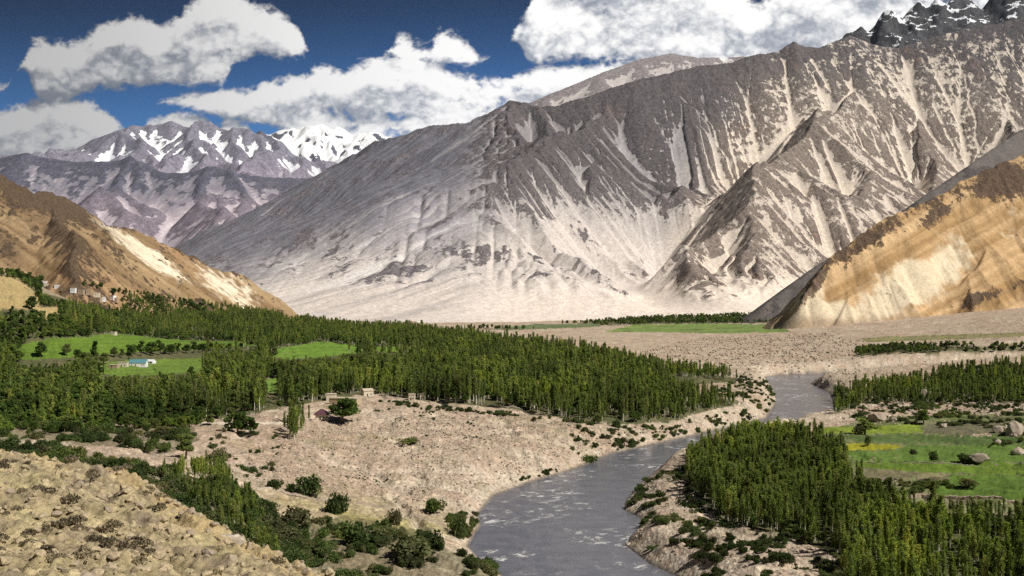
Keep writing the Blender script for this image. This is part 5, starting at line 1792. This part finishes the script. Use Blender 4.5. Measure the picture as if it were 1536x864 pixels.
def house(name, px, py, wpx, wall_h, depth, wall, roof, kind, label, cat='house', rot=0.0, windows=2, door=True, group=None, roof_h=1.8, sink=.3):
    x, y, z = at(px, py)
    W = wpx / FPX * y
    r = bpy.data.objects.new(name, None); COL.objects.link(r)
    r.location = (x, y, z); r.rotation_euler = (0, 0, rot)
    r['label'] = label; r['category'] = cat
    if group:
        r['group'] = group
    w, d, h = W / 2, depth / 2, wall_h
    m = MB().box(-w, w, -d, d, -sink - .8, h)
    if kind == 'gable':
        m.poly([(-w, -d, h), (-w, d, h), (-w, 0, h + roof_h), (w, -d, h), (w, d, h), (w, 0, h + roof_h)], [(0, 2, 1), (3, 4, 5)])
    wl = m.build('wall', MW[wall], r)
    e = .35
    rf = MB()
    if kind == 'gable':
        t = .14
        rf.poly([(-w - e, -d - e, h - .1), (w + e, -d - e, h - .1), (w + e, 0, h + roof_h + .05), (-w - e, 0, h + roof_h + .05), (-w - e, d + e, h - .1), (w + e, d + e, h - .1),
                 (-w - e, -d - e, h - .1 + t), (w + e, -d - e, h - .1 + t), (w + e, 0, h + roof_h + .05 + t), (-w - e, 0, h + roof_h + .05 + t), (-w - e, d + e, h - .1 + t), (w + e, d + e, h - .1 + t)],
                [(6, 7, 8, 9), (9, 8, 11, 10), (3, 2, 1, 0), (4, 5, 2, 3), (0, 1, 7, 6), (5, 4, 10, 11), (0, 6, 9, 3), (3, 9, 10, 4), (1, 2, 8, 7), (2, 5, 11, 8)])
    elif kind == 'hip':
        e = .9; k = w * .25
        rf.poly([(-w - e, -d - e, h), (w + e, -d - e, h), (w + e, d + e, h), (-w - e, d + e, h), (-k, 0, h + roof_h), (k, 0, h + roof_h),
                 (-w - e, -d - e, h - .18), (w + e, -d - e, h - .18), (w + e, d + e, h - .18), (-w - e, d + e, h - .18)],
                [(0, 1, 5, 4), (1, 2, 5), (2, 3, 4, 5), (3, 0, 4), (6, 7, 1, 0), (7, 8, 2, 1), (8, 9, 3, 2), (9, 6, 0, 3), (9, 8, 7, 6)])
    else:
        rf.box(-w - .25, w + .25, -d - .25, d + .25, h + .003, h + .35)
    rf.build('roof', MW[roof], r)
    if door:
        dx = -w * .25
        MB().box(dx - .5, dx + .5, -d - .06, -d - .003, 0, 2.05).build('door', MW['wood'], r)
    for k in range(windows):
        cx = w * (.25 + .5 * k / max(1, windows - 1)) if windows > 1 else w * .5
        if k == 0 and windows > 2:
            cx = -w * .7
        f = MB().box(cx - .55, cx + .55, -d - .05, -d - .003, 1.0, 2.1).build('window', MW['pale_wood'], r)
        MB().box(cx - .43, cx + .43, -d - .075, -d - .053, 1.1, 2.0).build('pane', MW['glass'], f)
    return r


house('small_house', 483, 629, 19, 3.3, 6.5, 'cream', 'purple', 'hip', 'small cream house with a dark purple hipped roof at the edge of the woods', rot=.15, roof_h=3.0, windows=2)
house('stone_building', 518, 608, 44, 5.0, 8, 'stone', 'flat', 'flat', 'long low yellow stone building behind the purple-roofed house', 'building', rot=-.25, windows=4)
house('small_house', 497, 602, 14, 5.2, 7, 'cream', 'flat', 'flat', 'whitish end block joined to the left of the long stone building', rot=.1, windows=1)
house('small_house', 551, 594, 15, 4.2, 6, 'cream', 'flat', 'gable', 'small pale gabled house right of the long stone building', rot=.5, windows=1, roof_h=1.5)
house('small_house', 529, 588, 13, 4.5, 6, 'cream', 'teal', 'gable', 'small house with a teal tin roof behind the long stone building', rot=1.3, windows=1)
house('farm_house', 208, 549, 24, 3.4, 9, 'white', 'teal', 'gable', 'long white farm house with a teal roof beside the left meadows', rot=.1, roof_h=3.2, windows=3)
house('farm_shed', 226, 546, 12, 3.0, 7, 'white', 'whiteroof', 'gable', 'white-roofed shed behind the long white farm house', 'shed', rot=-.2, windows=1)
house('farm_shed', 185, 550, 13, 4.2, 6, 'cream', 'flat', 'flat', 'tan flat-roofed block left of the long white farm house', 'shed', rot=0.1, windows=1)
house('farm_shed', 171, 551, 13, 2.4, 6, 'mud', 'flat', 'flat', 'lowest mud-walled shed at the left end of the farm', 'shed', rot=.0, windows=0)
house('hut', 169, 502, 10, 3.2, 7, 'cream', 'flat', 'flat', 'small cream hut at the back edge of the long left meadow', 'hut', windows=1)
house('hut', 690, 493, 12, 7, 14, 'white', 'whiteroof', 'flat', 'far white building at the end of the left bank woods', 'building', windows=2, sink=1)
for _i, (px, py, hp, wp) in enumerate(((172, 536, 16, 14), (183, 537, 13, 13), (196, 534, 20, 20), (212, 534, 21, 20), (226, 534, 22, 22), (240, 533, 22, 20), (254, 532, 18, 18), (266, 531, 15, 16), (279, 530, 14, 16), (291, 529, 16, 16), (303, 528, 15, 16), (316, 527, 13, 16), (330, 526, 12, 15))):
    x, y, z = at(px, py)
    sh = hp / FPX * y / 9.0; sw = wp / FPX * y / 7.0
    plant('broad', _i % 4, (x, y, z - .1), _i * 1.3, (sw, sw, sh), 'round dark tree in the hedge row between the two left meadows', 'trees of the hedge row behind the long white farm house')
for px, py, hp, wp, lab in ((143, 545, 32, 18, 'tall dark tree left of the farm between the two left meadows'), (130, 546, 22, 16, 'dark tree left of the tallest one by the farm'), (156, 547, 20, 15, 'dark tree between the tall one and the farm sheds'), (118, 542, 22, 14, 'isolated dark tree near the left end of the lower meadow'),
                            (60, 536, 26, 20, 'dark tree in front of the left end of the long meadow'), (100, 534, 20, 14, 'dark tree standing before the middle of the long meadow')):
    x, y, z = at(px, py)
    sh = hp / FPX * y / 9.5; sw = wp / FPX * y / 7.0
    plant('broad', int(px) % 4, (x, y, z - .1), px * 1.0, (sw, sw, sh), lab)
_v = [(68, 430, 9, 'cream'), (86, 432, 8, 'white'), (97, 436, 7, 'cream'), (110, 437, 8, 'white'), (122, 440, 9, 'mud'), (133, 441, 8, 'mud'), (145, 443, 10, 'cream'), (148, 450, 9, 'mud'), (156, 450, 6, 'white'), (168, 447, 11, 'white'), (172, 452, 10, 'mud'), (66, 426, 10, 'white')]
_vl = ['cream house second from the upper left end of the hillside village', 'white house in the upper row of the hillside village', 'small cream house beside a white one in the hillside village', 'white house in the middle of the hillside village',
       'brown mud house left of its twin in the hillside village', 'brown mud house right of its twin in the hillside village', 'wide cream house in the right half of the hillside village', 'brown mud house in the lower row of the hillside village',
       'narrow bright white house in the lower row of the hillside village', 'wide white house at the right end of the hillside village', 'wide mud house below the white one at the right end of the village', 'white house at the upper left end of the hillside village']
for (px, py, w, c), lab in zip(_v, _vl):
    house('village_house', px, py, w * .9, 4.4, 8, c, 'flat', 'flat', lab, rot=random.uniform(-.4, .4), windows=1, group='houses of the hillside village', sink=4)
for px, py, w, c, lab in ((306, 603, 22, 'cream', 'low cream building showing between trunks in the left woods'), (168, 578, 8, 'white', 'small white hut among the trees below the farm'), (618, 600, 9, 'cream', 'small pale hut at the foot of the poplar grove'), (634, 599, 7, 'cream', 'tiny pale hut right of another at the foot of the grove')):
    house('hut', px, py, w, 4.2, 6, c, 'flat', 'flat', lab, 'hut', windows=1)


# stone walls between the terraces
def stone_wall(pts, h, w, label, seed):
    rng = np.random.default_rng(seed)
    P = [at(*p) for p in pts]
    V = []; F = []
    path = []
    for (a, b) in zip(P[:-1], P[1:]):
        n = max(2, int(math.hypot(b[0] - a[0], b[1] - a[1]) / 1.0))
        for k in range(n):
            t = k / n
            path.append((a[0] + (b[0] - a[0]) * t, a[1] + (b[1] - a[1]) * t))
    path = np.array(path)
    path = path + np.cumsum(rng.normal(size=path.shape) * .05, 0)
    zz = ground_z(path[:, 0], path[:, 1])
    c = path.mean(0); zc = zz.mean()
    for k, ((x, y), z) in enumerate(zip(path, zz)):
        hh = h * rng.uniform(.6, 1.15); ww = w * rng.uniform(.8, 1.2)
        for dy, dz in ((-ww, -.5), (-ww * .7, hh * .9), (ww * .7, hh), (ww, -.5)):
            V.append((x - c[0], y - c[1] + dy, z - zc + dz))
        if k:
            b = 4 * k
            F += [(b - 4 + i, b + i, b + i + 1, b - 3 + i) for i in range(3)]
    me = bpy.data.meshes.new('stone_wall'); me.from_pydata(V, [], F); me.update(); me.materials.append(M_ROCK)
    o = bpy.data.objects.new('stone_wall', me); COL.objects.link(o); o.location = (c[0], c[1], zc)
    o['label'] = label; o['category'] = 'wall'


stone_wall([(1304, 719), (1340, 720), (1398, 720)], 1.0, .5, 'short pale stone wall below the dull brown terrace', 1)
stone_wall([(1334, 748), (1380, 744), (1440, 749), (1530, 754)], 1.1, .8, 'long rubble wall between the lowest field and the grove', 2)
stone_wall([(385, 733), (420, 737), (462, 748)], .8, .5, 'low stone wall along the track at the lower left of the slope', 3)
stone_wall([(620, 592), (680, 600), (760, 612), (790, 618)], .8, .5, 'broken stone wall at the foot of the poplar grove', 4)
stone_wall([(1282, 694), (1400, 695), (1500, 695)], .5, .3, 'thin dark wall between two green terraces', 5)
# the pale rock that leans out of the crest of the near slope, and its neighbours
for (px, py, d, w, h, v, lab) in ((344, 812, 101, 46, 42, 0, 'big pale lump of rock on the shoulder of the near slope'), (172, 728, 139, 60, 24, 2, 'squared ochre rock on the crest of the near slope'),
                                  (262, 775, 118, 26, 18, 1, 'small ochre rock on the crest above the thicket'), (112, 722, 149, 36, 20, 4, 'ochre rock with a flat top at the left of the near crest'),
                                  (306, 810, 107, 20, 18, 3, 'pointed stone between the near crest and the big pale lump')):
    x, y, z = PW(px, py + h * .5, d)
    s_ = w / FPX * d / 2.1
    boulder(v, (x, y, z), (.1, .1, px * .01), (s_, s_ * .8, h / FPX * d / 1.15), lab)


# ------------------------------------------------------------------ air
def build_haze():
    m = bpy.data.materials.new('haze_air'); m.use_nodes = True
    t = m.node_tree; t.nodes.clear(); nt = NT(t)
    out = nt.node('ShaderNodeOutputMaterial')
    v = nt.node('ShaderNodeVolumePrincipled')
    v.inputs['Color'].default_value = (.80, .86, 1.0, 1)
    v.inputs['Density'].default_value = 0.6e-5
    v.inputs['Anisotropy'].default_value = .3
    nt.l.new(v.outputs[0], out.inputs['Volume'])
    o = MB().box(-16000, 16000, -600, 26000, -8, 3900).build('haze', m)
    o['kind'] = 'stuff'; o['label'] = 'thin blue air between the viewer and the far ranges'; o['category'] = 'haze'


build_haze()


# ------------------------------------------------------------------ loose stones and dry tufts on the near slope
def near_litter():
    x = RNG.uniform(-130, 15, 60000); y = RNG.uniform(50, 185, 60000)
    z, sd_, r1, r2 = slope_z(x, y)
    PX, PY = to_px(x, y, z)
    k = (sd_ < 7) & (PX > -60) & (PX < 520) & (PY < 900)
    x, y, z = x[k], y[k], z[k]
    dens = fbm(x, y, 9, 4, 701)
    k = RNG.uniform(size=len(x)) < np.clip(.35 + 1.3 * dens, .05, 1)
    x, y, z = x[k][:16000], y[k][:16000], z[k][:16000]
    s = .07 + .55 * RNG.uniform(size=len(x)) ** 5
    m2, nt, b, out = new_mat('near_stone')
    rnd = nt.node('ShaderNodeObjectInfo').outputs['Random']
    tc = nt.node('ShaderNodeTexCoord').outputs['Object']
    c = nt.mix(nt.ramp(nt.noise(tc, 2.0, 5, .7), .3, .7), (.27, .21, .14), (.52, .42, .26))
    c = nt.mix(nt.m('MULTIPLY', nt.ramp(rnd, .5, 1), .6), c, (.24, .19, .17))
    nt.put(b.inputs['Base Color'], c)
    big = np.argsort(-s / y)[:5]
    protos = []
    for v, i in enumerate(big):
        me = BOU[v].copy(); me.materials.clear(); me.materials.append(m2)
        o = bpy.data.objects.new('boulder', me); COL.objects.link(o)
        o.location = (x[i], y[i], z[i]); o.scale = (s[i] * 1.3,) * 3; o.rotation_euler = (0, 0, v)
        o['label'] = 'ochre stone lying loose on the near rocky slope'; o['category'] = 'stone'; o['group'] = 'larger loose stones on the near slope'
        protos.append([o])
    k = np.ones(len(x), bool); k[big] = False
    scatter_stuff('loose_stones', 'gravel and loose ochre stones covering the near rocky slope', 'stones', np.stack([x, y, z], 1)[k], RNG.uniform(0, 6, k.sum()), np.stack([s, s, s], 1)[k], RNG.integers(0, 5, k.sum()), protos, True)
    # dry tufts
    M_DRY = leaf_material('dry_twigs', (.16, .13, .09), (.30, .25, .15), None, .3, .1)
    protos = []
    k = np.where((RNG.uniform(size=len(x)) < .08) & (fbm(x, y, 14, 3, 703) > -.1))[0]
    for v in range(2):
        rng = np.random.default_rng(900 + v)
        n = 240
        a = rng.uniform(0, 6.28, n); t = rng.uniform(.1, 1, n) ** .7
        P = np.stack([np.cos(a) * t * .45, np.sin(a) * t * .45, .42 * (1 - .6 * t) * rng.uniform(.3, 1.1, n)], 1)
        me = leaves('dry_tuft', P, .05, rng.uniform(0, 1, n), M_DRY, rng, .6)
        i = k[v]
        o = bpy.data.objects.new('dry_tuft', me); COL.objects.link(o); o.location = (x[i], y[i], z[i])
        o['label'] = 'dry brown cushion plant on the near rocky slope'; o['category'] = 'plant'; o['group'] = 'dry cushion plants on the near slope'
        protos.append([o])
    k = k[2:]
    sc = RNG.uniform(.8, 2.2, len(k))
    scatter_stuff('dry_scrub', 'dry cushion plants dotted over the near rocky slope', 'scrub', np.stack([x, y, z], 1)[k], RNG.uniform(0, 6, len(k)), np.stack([sc, sc, sc], 1), RNG.integers(0, 2, len(k)), protos)


near_litter()
